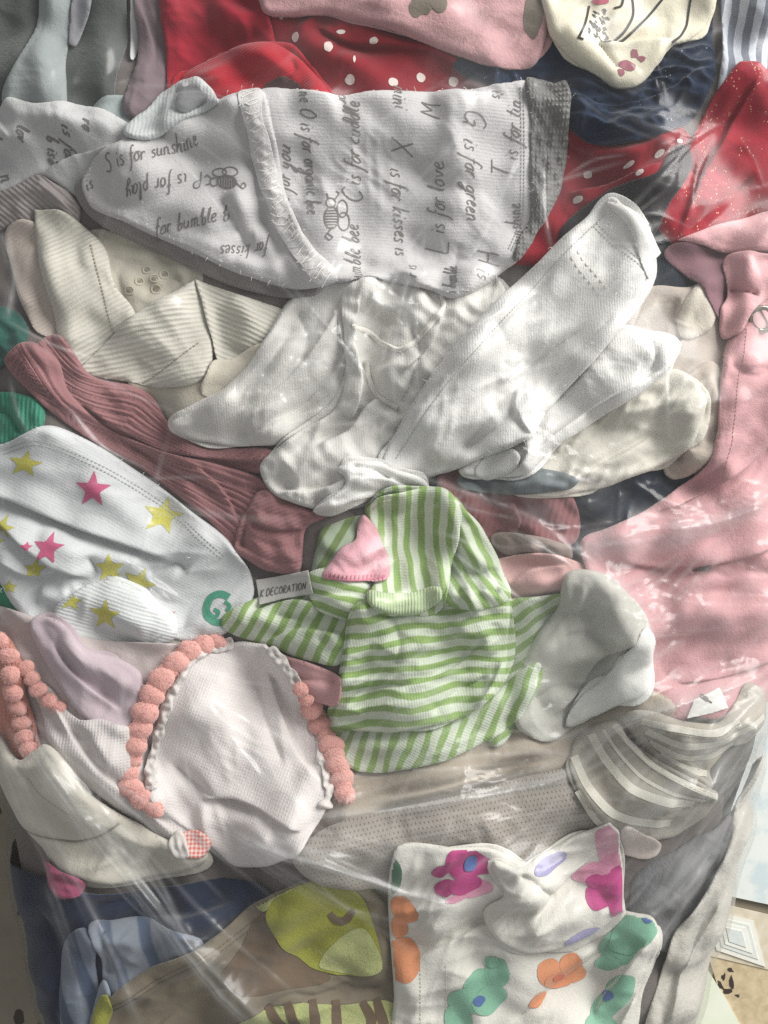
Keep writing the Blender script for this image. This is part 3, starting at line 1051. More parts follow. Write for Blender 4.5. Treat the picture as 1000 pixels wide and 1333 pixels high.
decal('pink_print', P, blob(781, 3, 11, 5), simple('print_rose', '#b05a6c', 0.9), T)
for i, (x, y, a, b) in enumerate([(816, 88, 10, 7), (826, 72, 5, 5), (835, 78, 5, 4), (808, 96, 6, 4)]):
    decal('pink_print', P, blob(x, y, a, b, 20, jit=.25, seed=i), simple('print_plum', '#8d5560', 0.9), T)

T = thing('red_glint_top', 'raspberry red top with film glints painted as gold flecks by the striped shirt', 'top')  # flecks imitate sparkle of the film above, painted on the cloth
panel('top_panel', [(946, 100), (968, 98), (990, 106), (1060, 140), (1140, 220), (1130, 330), (1000, 282), (935, 308), (880, 330), (850, 308), (850, 290), (866, 240), (898, 180), (920, 140)],
      fabric('raspberry_glints', '#93202f', fuzz=0.7, speck=('#e3c29a', 640, 0.2, 0.52), mottle=0.16), T, t=18, r=14,
      folds=[('step', [(975, 110), (940, 180), (905, 240), (870, 318)], -7, 16), ('ridge', [(1010, 140), (970, 210), (900, 290)], 7, 22), ('crease', [(980, 230), (930, 275), (880, 318)], 6, 6)],
      wr=[(2.2, 40, -55, 2.2)])
T = thing('black_gap_sheet', 'nearly black sheet for the dark gap between the red dots and raspberry top', 'legging')  # near-black sheet; the darkness of a gap is put into its colour
panel('legging_panel', [(730, 300), (790, 250), (850, 230), (885, 190), (900, 215), (868, 270), (840, 320), (760, 350)], fabric('soft_black', '#231f22', fuzz=1.0), T, t=5, r=10, wr=[(1.5, 30, -30, 2)])

# --- printed leggings, far leg
text_f = fabric('white_marl', '#c0bebe', rib=4.2, rib_axis=1, rib_amp=0.14, fuzz=0.8, mottle=0.07)
text_fl = fabric('white_marl_rough', '#bcbcbc', fuzz=1.2, mottle=0.10, sheen=0.5)
grey_rib = fabric('grey_rib', '#777674', rib=7.5, rib_axis=1, rib_amp=1.3, spacing2=5, fuzz=1.0, mottle=0.22)
inkg = simple('print_charcoal', '#726e6b', 0.95, mottle=0.35, scale=900)
LEG = thing('printed_leggings', 'white baby leggings printed with handwriting and bees, grey ribbed cuff', 'leggings')
P = panel('far_leg', [(-130, 170), (-40, 158), (10, 156), (30, 145), (60, 152), (100, 150), (140, 156), (175, 172), (215, 192), (250, 240), (150, 275), (110, 262), (58, 236), (20, 258), (-20, 268),
                      (-130, 300)], text_fl, LEG, t=16, r=24, folds=[('step', [(180, 195), (140, 208), (100, 214), (60, 232)], -8, 12), ('ridge', [(20, 165), (90, 172), (170, 185)], 4, 14),
                                                                     ('step', [(20, 140), (12, 170), (30, 195)], 4, 8)], wr=[(1.6, 34, 20, 2)])
ribbons('printed_lettering', P, writing('is for', 96, 180, 100, 8, seed=3) + writing('ro', 122, 172, 95, 8, seed=4) + writing('lov', 38, 178, 95, 8, seed=5) + writing('v', 0, 190, 60, 12, seed=6)
        + writing('b is', 72, 188, 95, 8, seed=7) + writing('g', 78, 215, 90, 9, seed=8) + writing('n', 2, 232, 70, 12, seed=9), 1.1, inkg, LEG)
panel('far_cuff', [(-60, 262), (10, 250), (56, 234), (84, 248), (104, 268), (100, 292), (52, 300), (10, 296), (-60, 320)], fabric('cuff_mauve_grey', '#9b9391', rib=6, rib_axis=1, rib_amp=1.0, fuzz=1.2),
      LEG, t=9, r=12, uv=40, folds=[('ridge', [(20, 285), (58, 250), (95, 275)], 4, 12), ('step', [(56, 236), (85, 262), (100, 285)], 5, 6)])

# --- cream ribbed cardigan
RIBC = '#c6c2b7'
CAR = thing('cream_ribbed_cardigan', 'cream cotton cardigan with zigzag folded ribbed band and eyelet flowers', 'cardigan')
panel('lower_layer', [(2, 305), (30, 285), (60, 300), (80, 380), (98, 445), (60, 438), (42, 424), (24, 380)], fabric('cream_pinkish', '#bfb3aa', rib=5, rib_axis=1, rib_amp=.5), CAR, t=9, r=12, uv=-30,
      wr=HW)
eb = panel('eyelet_body', [(112, 300), (150, 300), (200, 325), (260, 350), (250, 385), (180, 425), (140, 440), (120, 380)], fabric('cream_eyelet', '#aea99c', fuzz=0.8), CAR, t=6, r=10,
           folds=[('crease', [(145, 330), (155, 370), (172, 420)], 5, 5), ('crease', [(186, 385), (210, 375), (235, 360)], 3, 4)], wr=[(1.5, 30, 20, 1.4)])
ey = simple('eyelet_shadow', '#837c70', 0.9)
for x, y, q in [(170, 379, 3.2), (201, 362, 3.0), (203, 376, 3.6), (213, 356, 3.0), (190, 350, 2.4), (182, 366, 2.4)]:
    decal('eyelet', eb, blob(x, y, q, q * 0.8, 10), ey, CAR, h=1.2)
    ribbons('eyelet_stitching', eb, [np.array(blob(x, y, q + 3, q + 2.4, 10) + [blob(x, y, q + 3, q + 2.4, 10)[0]])], 1.1, fabric('eyelet_thread', '#b2ab9a'), CAR, round_=.6, step=2)
panel('under_hem', [(165, 500), (200, 490), (290, 485), (300, 520), (235, 562), (205, 540)], fabric('cream_dim', '#b3ad9f', fuzz=.9), CAR, t=8, r=12, wr=HW)
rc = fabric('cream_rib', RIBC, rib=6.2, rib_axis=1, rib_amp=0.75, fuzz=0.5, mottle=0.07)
b1 = panel('rib_band', [(44, 272, 1), (84, 276), (132, 318), (150, 372), (178, 416), (140, 452), (98, 486, 1), (80, 452), (68, 400), (46, 320)], rc, CAR, wob=.6, t=11, r=10, uv=-32,
           folds=[('ridge', [(60, 290), (85, 370), (110, 460)], 5, 26)], wr=[(1, 60, -30, 2)])
ribbons('hem_stitching', b1, [[(118 + i * 1.25, 318 + i * 4.6), (119 + i * 1.25, 321 + i * 4.6)] for i in range(0, 26)], 1.0, fabric('thread_dim', '#938b7c'), CAR, round_=.6)
b2 = panel('rib_band', [(97, 487, 1), (130, 455), (185, 405), (230, 375), (252, 362, 1), (266, 400), (277, 445), (270, 490), (245, 502), (205, 504), (160, 495)], rc, CAR, wob=.6, t=13, r=9, uv=-12,
           folds=[('ridge', [(120, 478), (180, 435), (250, 385)], 5, 14)], wr=[(1, 60, -30, 2)], tilt=(0.02, -0.04))
ribbons('hem_stitching', b2, [[(185 + i * 4.2, 498 - i * 2.3 - 0.04 * i * i), (187.5 + i * 4.2, 496.6 - i * 2.3 - 0.04 * i * i)] for i in range(0, 18)], 1.0, fabric('thread_dim', '#938b7c'), CAR, round_=.6)
b3 = panel('rib_band', [(253, 362, 1), (300, 378), (345, 395), (372, 408), (352, 440), (322, 466), (290, 476), (276, 440), (264, 400)], rc, CAR, wob=.6, t=11, r=11, uv=24,
           folds=[('ridge', [(300, 380), (325, 420), (310, 460)], 5, 20)], wr=[(1, 60, 20, 2)])
panel('band_tail', [(278, 470), (300, 466), (345, 446), (352, 460), (318, 490), (282, 518), (262, 512), (268, 490)], fabric('cream_tail', '#c6c0b1', fuzz=.6), CAR, t=9, r=12, wr=HW)

# --- green teal scraps at the left edge
T = thing('teal_sock', 'dark teal green fuzzy sock at the left beside the rose rib knit', 'sock')
panel('sock_foot', [(-70, 404), (-10, 400), (28, 410), (44, 440), (26, 470), (-10, 486), (-70, 480)], fabric('teal_dark', '#2f5b52', fuzz=1.6, mottle=.3), T, t=10, r=16, wr=[(2, 22, 40, 2)])
T = thing('teal_knit_bootie', 'bright teal knitted bootie tucked under the star print bodysuit', 'bootie')
panel('bootie_body', [(-70, 522), (-10, 512), (30, 514), (58, 524), (66, 548), (50, 572), (10, 582), (-70, 580)], fabric('teal_bright', '#3d8a72', fuzz=1.2, mottle=.22, rib=6), T, t=16, r=22,
      folds=[('crease', [(-10, 530), (20, 545), (35, 570)], 6, 6)], wr=[(2, 25, 60, 2)])

# --- rose rib-knit sleeve
ROSE = thing('rose_rib_cardigan', 'dusty rose chunky rib knit sleeve with gathered cuff', 'cardigan')
rosem = fabric('dusty_rose_knit', '#9a6e70', fuzz=1.1, mottle=0.16, rib=5.2, rib_axis=0, rib_amp=0.5)


def rib_between(Lp, Rp, n, amp, ph=0.0):
    a, b = curve(Lp, closed=False), curve(Rp, closed=False)

    def f(X, Y):
        d1 = seg_dist(X, Y, a, False)
        d2 = seg_dist(X, Y, b, False)
        u = d1[0] / (d1[0] + d2[0] + 1e-6)
        wob = 0.10 * np.sin(d1[3] * 17 + 3 * ph) + 0.06 * np.sin(d1[3] * 41 + ph)
        c = np.cos(np.pi * n * u + ph + wob * 4)
        return amp * (np.abs(c) ** 0.7 - 0.6)
    return f


def uv_between(Lp, Rp, width):
    a, b = curve(Lp, closed=False), curve(Rp, closed=False)

    def f(x, y):
        x2, y2 = x.reshape(-1, 1), y.reshape(-1, 1)
        d1, d2 = seg_dist(x2, y2, a, False), seg_dist(x2, y2, b, False)
        u = (d1[0] / (d1[0] + d2[0] + 1e-6)).ravel() * width
        return u, d1[3].ravel() * 300
    return f


Lq = [(62, 436), (110, 486), (190, 498), (250, 560), (352, 590)]
Rq = [(20, 480), (80, 530), (170, 572), (260, 600), (346, 612)]
panel('sleeve_fold', [(58, 440), (84, 440), (104, 468), (118, 490), (160, 498), (192, 512), (215, 545), (250, 575), (300, 582), (356, 588), (346, 614), (300, 612), (240, 600), (170, 575), (100, 540),
                      (40, 480)], rosem, ROSE, t=14, r=16, h=2.0, ribs=rib_between(Lq, Rq, 10, 3.6), uv=uv_between(Lq, Rq, 80),
      folds=[('step', [(356, 604), (290, 598), (215, 588), (150, 556), (100, 520)], 7, 7)], wr=[(1.2, 30, 35, 3)])
Lq = [(25, 450), (90, 540), (190, 585), (280, 620), (400, 668)]
Rq = [(10, 475), (80, 552), (170, 612), (240, 660), (306, 716)]
panel('sleeve', [(10, 474), (24, 452), (50, 448), (78, 470), (92, 510), (140, 556), (200, 584), (262, 600), (330, 618), (360, 640), (400, 664), (345, 690), (308, 718), (286, 694), (236, 650), (165, 600),
                 (105, 566), (58, 524)], rosem, ROSE, t=15, r=16, h=2.0, ribs=rib_between(Lq, Rq, 9, 3.8, 0.6), uv=uv_between(Lq, Rq, 70),
      folds=[('crease', [(120, 545), (200, 600), (290, 650)], 6, 5), ('step', [(250, 600), (290, 640), (320, 700)], 6, 8)], wr=[(1.4, 30, 35, 3)])
Lq = [(345, 642), (390, 662), (432, 668)]
Rq = [(304, 716), (345, 742), (386, 748)]


def gather(X, Y):
    return 2.6 * np.abs(np.sin((X * 0.35 - Y * 0.95) / 6.2 + 0.9 * np.sin(X / 17)))


panel('gathered_cuff', [(318, 668), (335, 640), (362, 640), (400, 662), (434, 664), (420, 676), (398, 688), (394, 715), (386, 748), (350, 744), (324, 732), (304, 718), (308, 692)], rosem, ROSE, t=16, r=14, h=2.0,
      ribs=gather, uv=70, folds=[('crease', [(325, 662), (318, 690), (312, 716)], 6, 5), ('step', [(395, 688), (360, 690), (325, 676)], 6, 6)], wr=[(1, 25, 60, 2)])

# --- white star bodysuit
STAR = thing('star_print_bodysuit', 'white baby bodysuit with pink and yellow stars and a green round badge', 'bodysuit')
white_s = fabric('star_white', '#cbcdce', fuzz=0.6, mottle=0.06, rib=3.6, rib_axis=1, rib_amp=0.10)
panel('green_binding', [(-60, 720), (-4, 738), (12, 764), (34, 796), (68, 806), (60, 816), (30, 812), (0, 786), (-60, 770)], fabric('green_binding', '#3c8f6d'), STAR, t=8, r=8, wr=HW)
panel('hem_layer', [(110, 850), (180, 850), (236, 826), (226, 850), (204, 880), (184, 890), (150, 882)], fabric('star_hem', '#c9c8bd'), STAR, t=6, r=10, wr=HW)
ps = panel('body_panel', [(-130, 560), (-10, 582), (30, 578), (66, 560), (100, 564), (165, 602), (240, 654), (300, 704), (326, 738), (334, 766), (326, 798), (300, 822), (268, 833), (236, 828), (200, 826), (150, 815),
                         (100, 808), (56, 806), (30, 790), (8, 758), (-20, 738), (-130, 720)], white_s, STAR, t=16, r=13, h=2.3, uv=28,
           folds=[('step', [(238, 738), (215, 722), (160, 702), (90, 678), (30, 652), (-40, 628)], 15, 8), ('ridge', [(-20, 605), (100, 632), (220, 690)], 5, 26),
                  ('step', [(130, 752), (88, 738), (52, 716), (22, 690), (-20, 662)], 12, 7), ('ridge', [(60, 690), (140, 722), (200, 735)], 6, 13),
                  ('step', [(94, 742), (50, 748), (20, 735), (-10, 715)], 8, 6), ('crease', [(96, 770), (118, 758), (134, 742), (124, 720)], 6, 5),
                  ('step', [(238, 828), (222, 800), (190, 772), (150, 748)], -12, 8), ('ridge', [(60, 770), (90, 775), (118, 765)], 6, 12),
                  ('crease', [(196, 742), (216, 738), (236, 732), (250, 745)], 7, 6)], wr=[(1.3, 36, 25, 2.4)])
pl = panel('lower_panel', [(70, 802), (92, 776), (118, 760), (150, 756), (186, 772), (214, 800), (228, 828), (188, 852), (146, 867), (112, 862), (86, 838)],
           fabric('star_rib_white', '#d0d2d2', rib=4.6, rib_axis=1, rib_amp=.45), STAR, layer=5.5, t=14, r=18, uv=18, folds=[('ridge', [(100, 790), (150, 800), (200, 820)], 5, 22)], wr=[(1, 40, 20, 2)])
seam(ps, [(20, 588), (70, 578), (150, 612), (230, 664), (300, 724)], '#b4b6b6', double=5)
seam(pl, [(84, 806), (100, 838), (130, 856), (180, 846), (216, 824)], '#b0b2b0')
spink, syel = fabric('star_pink', '#bf5a7e', fuzz=.5, mottle=.2), fabric('star_yellow', '#bdb85a', fuzz=.5, mottle=.2)
for (x, y, R, rot, m, PP, sq) in [(131, 638, 24, 4, spink, ps, 1), (49, 606, 23, 12, syel, ps, .75), (217, 671, 26, 12, syel, ps, .95), (79, 711, 21, 8, spink, ps, .95), (16, 684, 18, 20, syel, ps, .9),
                                  (58, 738, 15, 5, syel, ps, .8), (152, 738, 21, 0, syel, ps, .9), (187, 757, 23, 25, syel, ps, .9), (139, 800, 22, 6, syel, pl, 1), (220, 806, 22, 40, spink, ps, .8),
                                  (4, 704, 15, 10, syel, ps, .8), (94, 782, 17, 10, syel, pl, .8), (52, 708, 8, 10, spink, ps, .8), (24, 762, 12, 0, syel, ps, .7)]:
    decal('printed_star', PP, star(x, y, R, rot, sq), m, STAR, h=1.8)
gm = fabric('badge_green', '#4a9379', fuzz=.5, mottle=.2)
ring = []
for k in range(26):
    a = math.radians(-50 - k * 280 / 25)
    ring.append((291 + 18 * math.cos(a), 789 + 18 * math.sin(a)))
ribbons('badge_ring', ps, [np.array(ring)], 4.4, gm, STAR)
ribbons('badge_inner', ps, [C5((280, 778), (276, 790), (284, 800), (290, 794), (284, 790)), C5((298, 780), (304, 786), (300, 792)), C5((288, 806), (298, 806), (308, 799))], 2.4, gm, STAR, up=1.2)
decal('teal_print', pl, blob(133, 865, 8, 4), gm, STAR)

# --- mauve and pink bits behind the green stripes
T = thing('mauve_knit_hat', 'dark mauve rib hat partly hidden behind the green striped shirt', 'hat')
panel('hat_body', [(570, 620), (620, 590), (680, 600), (720, 610), (748, 650), (752, 700), (720, 720), (680, 720), (650, 750), (600, 710)], fabric('dark_mauve', '#84585a', rib=8, rib_amp=.6, fuzz=.8), T, t=12, r=16, uv=15,
      folds=[('step', [(668, 650), (676, 680), (665, 705)], 7, 8), ('crease', [(690, 650), (705, 680), (735, 695)], 6, 8)], wr=[(2, 30, 40, 2)])
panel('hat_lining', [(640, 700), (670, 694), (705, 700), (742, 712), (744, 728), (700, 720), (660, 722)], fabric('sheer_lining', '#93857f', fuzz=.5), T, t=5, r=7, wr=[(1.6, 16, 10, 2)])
T = thing('pink_baby_trousers', 'pale pink soft trousers between the green stripes and pink jumpsuit', 'trousers')
panel('trouser_panel', [(630, 740), (670, 722), (722, 722), (770, 742), (780, 780), (720, 800), (650, 800), (640, 770)], fabric('pale_pink', '#cda5a2', fuzz=.6), T, t=12, r=14,
      folds=[('step', [(660, 762), (690, 740), (740, 735)], 6, 8)], wr=[(2, 26, -20, 2)])
# --- white garments in the middle
wm = fabric('white_cotton', '#d6d5d2', fuzz=0.9, mottle=0.09, sheen=.3, rib=3.3, rib_amp=.14)
wm2 = fabric('white_cotton_warm', '#cfcdc8', fuzz=0.9, mottle=0.09, sheen=.3, rib=3.3, rib_amp=.14)
T = thing('white_sleeved_top', 'smooth white sleeve ending in a rounded point above the rose knit', 'top')
panel('sleeve', [(222, 550), (250, 535), (300, 500), (340, 450), (370, 398), (400, 372), (480, 360), (470, 420), (462, 500), (440, 540), (396, 566), (345, 580), (285, 578), (240, 568)], wm2, T, layer=5.5, t=20, r=14, crump=3.4, cang=-40,
      folds=[('ridge', [(250, 553), (330, 520), (400, 450), (440, 390)], 8, 30), ('step', [(300, 545), (370, 500), (425, 430), (450, 380)], 5, 10), ('crease', [(330, 560), (400, 520), (450, 460)], 5, 7), ('crease', [(300, 525), (350, 480), (385, 420)], 4, 8), ('crease', [(300, 570), (370, 548), (440, 505)], 4, 7), ('crease', [(385, 400), (400, 440), (395, 480)], 3, 6)], wr=[(1.6, 38, -45, 2.2)])
T = thing('white_blouse', 'crumpled white blouse with gathered folds and thin corded neckline', 'blouse')
pb = panel('blouse_body', [(338, 612), (352, 590), (400, 555), (440, 528), (452, 480), (446, 430), (452, 375), (520, 352), (640, 352), (668, 400), (600, 500), (545, 590), (500, 640), (440, 664), (410, 662), (368, 650)],
           wm2, T, layer=5.5, t=18, r=14, crump=4.5, cang=-60,
           folds=[('step', [(455, 552), (472, 500), (462, 440), (470, 385)], -12, 11), ('step', [(410, 580), (452, 560), (478, 528), (500, 510)], 10, 9),
                  ('ridge', [(370, 620), (420, 590), (460, 570)], 8, 20), ('step', [(360, 640), (420, 636), (455, 620), (490, 600)], 9, 8), ('ridge', [(500, 470), (520, 500), (560, 470)], 8, 18),
                  ('crease', [(470, 470), (500, 520), (530, 540)], 8, 8), ('crease', [(535, 420), (545, 470), (520, 530)], 7, 7), ('step', [(580, 400), (560, 450), (520, 490)], 8, 9),
                  ('ridge', [(480, 395), (520, 400), (560, 380)], 6, 12), ('crease', [(455, 450), (480, 445), (500, 430)], 5, 6)], wr=[(2.4, 40, -50, 2.2), (1.0, 20, 40, 2)])
ribbons('neck_cord', pb, [C5((455, 428), (480, 430), (500, 448), (520, 456), (545, 440), (565, 415), (577, 400), (575, 385))], 3.4, fabric('cord_white', '#dedad2'), T, up=.8, round_=4.5, step=2.2)
ribbons('neck_cord', pb, [C5((478, 470), (486, 505), (500, 520), (518, 530))], 3, fabric('cord_white', '#dedad2'), T, up=.8, round_=3.5, step=2.2)

T = thing('taupe_undershirt', 'taupe grey undershirt between the white sleeve and the pink jumpsuit', 'undershirt')
panel('shirt_body', [(770, 450), (810, 400), (850, 374), (900, 372), (930, 358), (985, 370), (985, 470), (960, 560), (930, 620), (890, 600), (870, 520), (820, 540), (740, 520)],
      fabric('taupe', '#aea49b', fuzz=.6), T, t=10, r=18, folds=[('step', [(885, 385), (880, 415), (890, 440), (850, 455)], -7, 9), ('crease', [(800, 440), (840, 452), (885, 445)], 6, 6)], wr=[(2, 40, -40, 2)])
panel('rolled_edge', [(884, 420), (892, 390), (915, 366), (938, 368), (942, 388), (928, 424), (905, 440), (888, 438)], fabric('cream_roll', '#c6beb2', fuzz=.6), T, t=14, r=22, wr=[(1, 30, -60, 2)])
panel('hanging_loop', [(866, 520), (892, 492), (930, 470), (950, 520), (935, 580), (912, 612), (886, 624), (868, 608), (872, 570)], fabric('beige_loop', '#b4a99e', fuzz=.6), T, t=13, r=14,
      folds=[('crease', [(890, 530), (886, 570), (890, 605)], 9, 6)], wr=[(1.5, 24, 80, 2)])
T = thing('cream_lace_top', 'cream crinkled lace top above the dark navy cardigan', 'top')
panel('lace_body', [(660, 632), (690, 590), (740, 540), (810, 500), (880, 480), (915, 520), (905, 570), (880, 596), (850, 612), (810, 626), (770, 638), (720, 646)], fabric('cream_lace', '#cbc7bc', fuzz=.6), T, layer=5.5, t=13, r=16, crump=6, cang=-28,
      folds=[('step', [(730, 630), (790, 600), (860, 562)], 6, 7), ('ridge', [(720, 620), (780, 590), (850, 555)], 5, 9)], wr=[(1.5, 30, -28, 3)])
T = thing('pale_blue_wrap', 'pale blue grey gauze wrap beneath the white sleeve hem', 'wrap')
panel('wrap_edge', [(596, 624), (640, 604), (700, 610), (750, 624), (738, 637), (690, 643), (630, 641)], fabric('blue_gauze', '#666e71', fuzz=.6), T, t=5, r=10, folds=[('ridge', [(640, 628), (690, 628), (740, 634)], 4, 7)],
      wr=[(1.6, 18, 10, 2)])
T = thing('white_folded_trousers', 'white folded cotton trousers lying under the long sleeve', 'trousers')
panel('trouser_leg', [(598, 612), (630, 582), (700, 520), (760, 455), (800, 430), (850, 438), (884, 450), (872, 480), (830, 512), (770, 552), (715, 588), (690, 612), (660, 622), (628, 618)], wm, T, layer=5.5, t=15, r=12,
      folds=[('step', [(870, 478), (810, 508), (740, 552), (690, 590)], -9, 9), ('ridge', [(650, 590), (740, 520), (830, 462)], 6, 22), ('crease', [(848, 440), (850, 470), (836, 500)], 6, 6),
             ('step', [(672, 612), (684, 585), (672, 560)], 8, 7)], wr=[(1.8, 34, -40, 2.2)])
panel('trouser_hem', [(622, 606), (640, 588), (664, 584), (676, 596), (664, 614), (640, 624), (622, 620)], wm, T, t=11, r=14, wr=HW)
T = thing('long_white_sleeve_top', 'long smooth white sleeve with folded embossed hem running diagonally', 'top')
pw = panel('sleeve', [(500, 602), (506, 580), (530, 540), (580, 468), (640, 400), (705, 335), (760, 283), (790, 258), (806, 264), (830, 288), (848, 320), (846, 358), (812, 418), (770, 472), (716, 534), (690, 568),
                     (640, 590), (590, 612), (545, 622), (515, 618)], wm, T, layer=5.5, t=24, r=15, crump=3.6, cang=-48,
           folds=[('ridge', [(530, 590), (620, 470), (760, 310)], 8, 46), ('step', [(560, 520), (640, 440), (720, 350)], -4, 16), ('crease', [(590, 600), (640, 540), (700, 470), (770, 420)], 4, 8), ('crease', [(700, 520), (740, 470), (800, 410)], 4, 7), ('ridge', [(620, 590), (680, 530), (760, 450)], 4, 12), ('crease', [(600, 590), (660, 545), (690, 500)], 5, 9), ('step', [(690, 570), (668, 530), (676, 500)], 7, 10),
                  ('ridge', [(560, 600), (600, 560), (650, 530)], 5, 14), ('crease', [(640, 420), (660, 450), (655, 480)], 3, 8)], wr=[(1.6, 42, -50, 2)])
panel('folded_hem', [(792, 260, 1), (812, 266), (842, 292), (866, 324, 1), (850, 344), (846, 362), (820, 300)], fabric('white_hem', '#d9d8d4', fuzz=.3), T, t=7, r=7, lift=1, wr=[(.6, 30, 40, 2)])
seam(pw, [(516, 596), (560, 530), (640, 432), (730, 336), (790, 276)], '#bdbbb6')
seam(pw, [(838, 352), (800, 322), (772, 292)], '#c2c0bb', double=6)
em = fabric('white_embossed', '#d9d6ce')
for i in range(7):
    for j in range(2):
        x, y = 752 + i * 6.2 - j * 8, 330 + i * 7.2 + j * 9
        decal('embossed_dot', pw, blob(x, y, 2.6, 2.6), em, T, up=1.6, h=1.5, sub=2)
panel('gathered_end', [(440, 612), (452, 602), (490, 600), (520, 612), (548, 622), (562, 634), (552, 650), (528, 656), (498, 646), (462, 652), (430, 664), (408, 664), (438, 644), (452, 628)], wm, T, layer=5.5, t=14, r=14, h=2.1,
      folds=[('step', [(455, 622), (500, 622), (540, 636), (560, 640)], 7, 5), ('crease', [(430, 656), (470, 640), (510, 642)], 6, 4), ('crease', [(455, 606), (490, 612), (510, 625)], 5, 4)], wr=[(1, 18, 10, 2)])
# --- printed leggings, near leg
panel('grey_trim', [(98, 250), (106, 238), (130, 262), (200, 292), (290, 326), (350, 350), (420, 362), (418, 384), (380, 388), (320, 376), (240, 344), (160, 306), (112, 278)],
      fabric('trim_grey', '#8b8684', rib=5, rib_axis=0, rib_amp=.6, fuzz=1.3, mottle=.2), LEG, t=14, r=13, uv=22, wr=[(1, 25, 25, 2)])
pr = panel('near_leg', [(332, 128), (420, 130), (500, 124), (590, 117), (660, 110), (694, 108), (702, 130), (700, 220), (696, 296), (676, 334), (652, 354), (618, 382), (594, 391), (562, 381), (522, 370), (480, 364),
                       (440, 372), (400, 368), (372, 330), (344, 240)], text_f, LEG, t=22, r=14, h=2.3, uv=0,
           folds=[('ridge', [(420, 160), (560, 150), (680, 140)], 4, 40), ('crease', [(560, 380), (590, 350), (600, 310)], 3, 8), ('ridge', [(470, 340), (560, 350), (640, 330)], 4, 18)], wr=[(1.1, 60, 80, 2)])
pleft = panel('folded_leg', [(103, 242), (112, 222), (140, 198), (180, 174), (230, 152), (290, 134), (322, 124), (345, 126), (358, 180), (372, 250), (398, 310), (440, 362), (400, 374), (340, 364), (250, 326),
                            (170, 290), (118, 266)], text_f, LEG, t=17, r=12, h=2.3, uv=-14,
              folds=[('ridge', [(130, 235), (220, 180), (330, 140)], 5, 26), ('crease', [(285, 255), (300, 280), (320, 320)], 5, 9), ('ridge', [(300, 240), (330, 300), (370, 350)], 5, 14)], wr=[(1.2, 40, -15, 2)])


def column(text, x, y, ang, size, seed, **k):
    return writing(text, x, y, ang, size, seed=seed, **k)


# columns of writing: every second one runs the other way
tr = []
tr += column('bby is for you', 376, 300, -88, 10.5, 1, squeeze=.86) + column('ne O is for organic bee', 392, 132, 87, 10.5, 2, squeeze=.72)
tr += column('umble bee', 472, 366, -94, 11, 3, squeeze=.84) + column('C', 472, 264, -92, 13, 33) + column('is for cuddle', 470, 240, -91, 11, 4, squeeze=.86)
tr += column('mini', 512, 116, 88, 11, 5, squeeze=.86) + column('X', 510, 182, 88, 13.5, 35) + column('is for kisses is', 508, 218, 86, 11, 6, squeeze=.86)
tr += column('L', 585, 328, -92, 14.5, 7) + column('is for love', 579, 302, -91, 11.5, 8, squeeze=.92) + column('M', 573, 162, -90, 13, 9)
tr += column('G', 602, 148, 88, 14.5, 10) + column('is for green', 604, 186, 87, 11.5, 11, squeeze=.9) + column('H', 622, 324, 88, 13.5, 12) + column('is', 618, 354, 82, 11, 13)
tr += column('sunshine', 682, 322, -94, 10, 14, squeeze=.86) + column('T', 670, 232, -90, 14.5, 15) + column('is for tin', 676, 206, -88, 11, 16, squeeze=.9)
tr += column('s bumble', 592, 388, -86, 9, 17, squeeze=.62) + column('r is', 542, 366, -88, 9.5, 18, squeeze=.8) + column('is', 640, 122, 88, 9, 19) + column('or', 442, 128, 88, 9, 20)
ribbons('printed_lettering', pr, tr, .78, inkg, LEG, step=2.2)


def bee(cx, cy, s, rot):
    a = math.radians(rot)
    R = lambda pts: np.stack([cx + s * (pts[:, 0] * math.cos(a) - pts[:, 1] * math.sin(a)), cy + s * (pts[:, 0] * math.sin(a) + pts[:, 1] * math.cos(a))], 1)
    el = lambda x, y, p, q, n=16: np.array([(x + p * math.cos(t), y + q * math.sin(t)) for t in np.linspace(0, 2 * math.pi, n)])
    L = [R(el(0, 0, 1, .62)), R(el(-.9, -.9, .75, .45)), R(el(.2, -1.05, .8, .5)), R(el(-1.3, .1, .42, .42)), R(np.array([(-1.6, -.2), (-2.2, -.6), (-2.4, -.3)])), R(np.array([(-1.6, .3), (-2.1, .5)]))]
    for k in np.linspace(-.7, .8, 7):
        q = .6 * math.sqrt(max(0, 1 - k * k))
        L.append(R(np.array([(k, -q), (k + .12, q)])))
    L.append(R(np.array([(1, 0), (1.7, .5), (2.0, .1), (1.7, -.2), (1.4, .3)])))
    return L


ribbons('printed_bee', pr, bee(432, 284, 15, 92), .8, inkg, LEG, step=2.2)
tl = writing('S is for sunshine', 140, 228, -17, 10, seed=21, squeeze=.9) + writing('P is for play', 262, 222, 165, 10, seed=22, squeeze=.95) + writing('for bumble b', 200, 304, -11, 10, seed=23, squeeze=.95)
tl += writing('for kisses', 348, 310, 172, 9.5, seed=24, squeeze=.85) + writing('is', 112, 246, -25, 8, seed=25)
ribbons('printed_lettering', pleft, tl, .75, inkg, LEG, step=2.2)
ribbons('printed_bee', pleft, bee(296, 238, 13, 8), .75, inkg, LEG, step=2.2)
